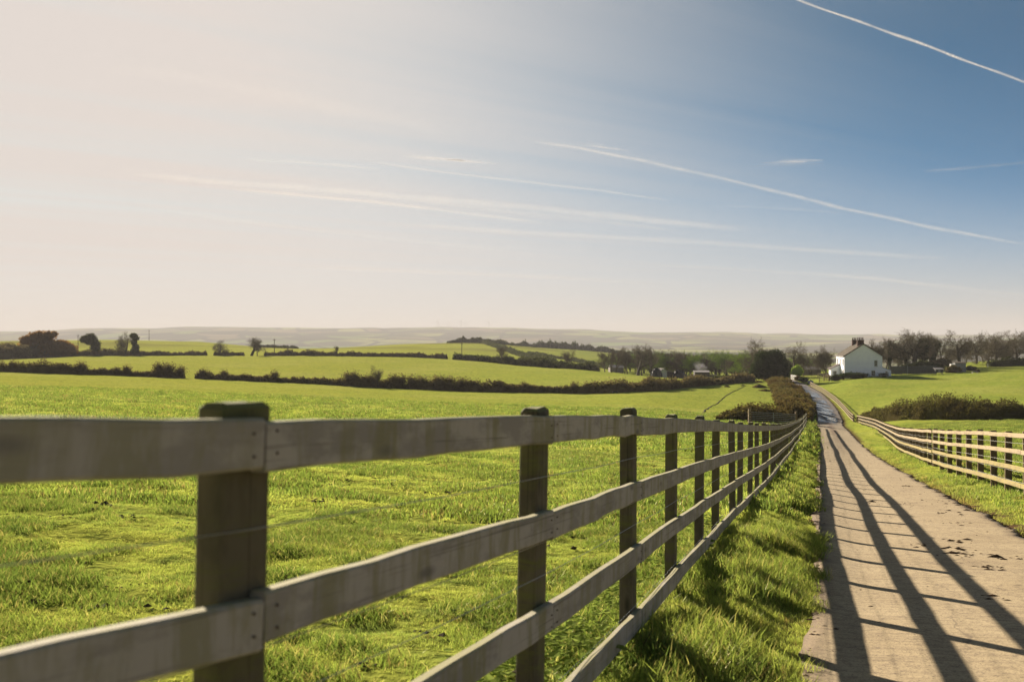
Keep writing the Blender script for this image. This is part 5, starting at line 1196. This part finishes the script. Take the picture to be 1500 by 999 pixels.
def trail(label, pts, w0, strength, soft=4.5, sx=1.2, name='contrail', cat='contrail'):
    P = []; pts = list(pts)
    for a, b in zip(pts[:-1], pts[1:]):
        A_, B_ = skyp(*a), skyp(*b)
        for f in np.linspace(0, 1, 9)[:-1]: P.append(A_*(1-f)+B_*f)
    P.append(skyp(*pts[-1])); P = np.array(P); n = len(P); K = 16; V = []; al = []; AX = []
    for i in range(n):
        t_ = P[min(i+1, n-1)]-P[max(i-1, 0)]; t_ /= np.linalg.norm(t_); u = np.cross(t_, (0, 0, 1.)); u /= np.linalg.norm(u); v = np.cross(u, t_)
        fz = math.sin(math.pi*min(max(i/(n-1), .0), 1))**.5*.35+.65; wd = w0*fz*(1+.12*math.sin(i*1.3)+.1*math.sin(i*.5))*np.linalg.norm(P[i])/FPX/2
        for j in range(K):
            a_ = 2*math.pi*j/K; V.append(P[i]+u*(math.cos(a_)*wd+wd*.35*math.sin(i*.9+w0))+v*math.sin(a_)*wd); al.append(i/(n-1)); AX.append(t_)
    Q = np.array([(i*K+j, i*K+(j+1) % K, (i+1)*K+(j+1) % K, (i+1)*K+j) for i in range(n-1) for j in range(K)])
    return tag(link(name, meshdata(name, V, Q, trail_mat(name+'_vapour', strength, sx, soft), True, cols={'along': al, **dict(zip(('ax', 'ay', 'az'), np.array(AX).T))})), label, cat)
trail('crisp straight white contrail crossing the top right corner', [(1100,-24),(1210,16),(1330,58),(1450,103),(1560,142)], 4.5, 1.7, 2.6)
trail('long soft contrail sloping from the centre down to the right edge', [(770,206),(850,218),(960,240),(1100,272),(1240,307),(1380,337),(1520,362)], 8, .85)
trail('broad bright contrail ending in the middle right, longest of the left ones', [(150,250),(300,266),(450,276),(600,290),(760,303),(900,318),(1010,329),(1100,338)], 15, .6)
trail('short contrail just below the broad bright one', [(320,275),(450,288),(560,298),(680,313),(800,328)], 8, .75)
trail('thin contrail above the broad bright one', [(520,234),(640,252),(760,266),(880,280),(990,296)], 6, .5)
trail('faint long streak nearest the middle of the horizon haze', [(560,326),(760,341),(1000,354),(1200,368),(1400,380)], 11, .42)
trail('short faint contrail at the right edge above the low streaks', [(1350,252),(1430,246),(1530,236)], 6, .42)
trail('wide very faint streak crossing the upper left sky', [(100,92),(300,118),(500,160),(700,208)], 34, .14)
trail('faint low streak left of the middle under the other trails', [(180,300),(360,325),(560,350),(800,372)], 12, .25)
trail('faint streak low over the trees on the right', [(900,386),(1100,396),(1300,409),(1510,446)], 9, .22)
trail('pale streak under the start of the long soft contrail', [(560,286),(700,306),(860,322),(1000,340)], 8, .3)
trail('very faint low streak in the middle above the hills', [(420,392),(600,398),(820,408),(1000,420)], 10, .3)
trail('short faint streak in the blue between the two feathery wisps', [(1040,300),(1100,304),(1170,308),(1240,313)], 5, .25)
trail('lowest faint streak close to the right edge above the trees', [(1190,401),(1300,411),(1400,421),(1530,438)], 7, .4)
trail('thin faint contrail left of the centre of the sky', [(350,234),(430,238),(500,243),(570,250)], 6, .42)
def wisp(label, x0, y0, x1, y1, spread, seed, n=9):
    """a small cirrus tuft: a bundle of fine curved ice fibres"""
    r = random.Random(seed); V = []; Q = []; al = []; AX = []; nv = 0; K = 8
    for k_ in range(n):
        a0 = r.uniform(0, .45); a1 = r.uniform(.5, 1.0); oy = r.gauss(0, spread*.35); sl_2 = r.uniform(-.3, .5)*spread; wd0 = r.uniform(2.0, 5.0); N = 14
        P = [skyp(x0+(x1-x0)*(a0+(a1-a0)*i/N), y0+(y1-y0)*(a0+(a1-a0)*i/N)+oy*(1-.5*i/N)+sl_2*(i/N)**2) for i in range(N+1)]
        P = np.array(P)
        for i in range(N+1):
            t_ = P[min(i+1, N)]-P[max(i-1, 0)]; t_ /= np.linalg.norm(t_); u = np.cross(t_, (0, 0, 1.)); u /= np.linalg.norm(u); v = np.cross(u, t_); wd = wd0*math.sin(math.pi*(.04+.92*i/N))**.8*np.linalg.norm(P[i])/FPX/2
            for j in range(K): V.append(P[i]+u*math.cos(6.2832*j/K)*wd+v*math.sin(6.2832*j/K)*wd); al.append(i/N); AX.append(t_)
        Q += [(nv+i*K+j, nv+i*K+(j+1) % K, nv+(i+1)*K+(j+1) % K, nv+(i+1)*K+j) for i in range(N) for j in range(K)]; nv += (N+1)*K
    return tag(link('cirrus_wisp', meshdata('cirrus_wisp', V, np.array(Q), trail_mat('cirrus_wisp', .30, 3, 3.0), True, cols={'along': al, **dict(zip(('ax', 'ay', 'az'), np.array(AX).T))})), label, 'cloud')
wisp('small bright cloud wisp left of the centre contrails', 580, 229, 745, 240, 6, 1, 12)
wisp('small cloud wisp touching the start of the long soft contrail', 842, 213, 930, 221, 5, 2, 8)
wisp('bright feathery cloud wisp in the blue at the right', 1090, 243, 1215, 236, 7, 3, 12)
sc.cycles.transparent_max_bounces = 16
sc.cycles.use_denoising = True
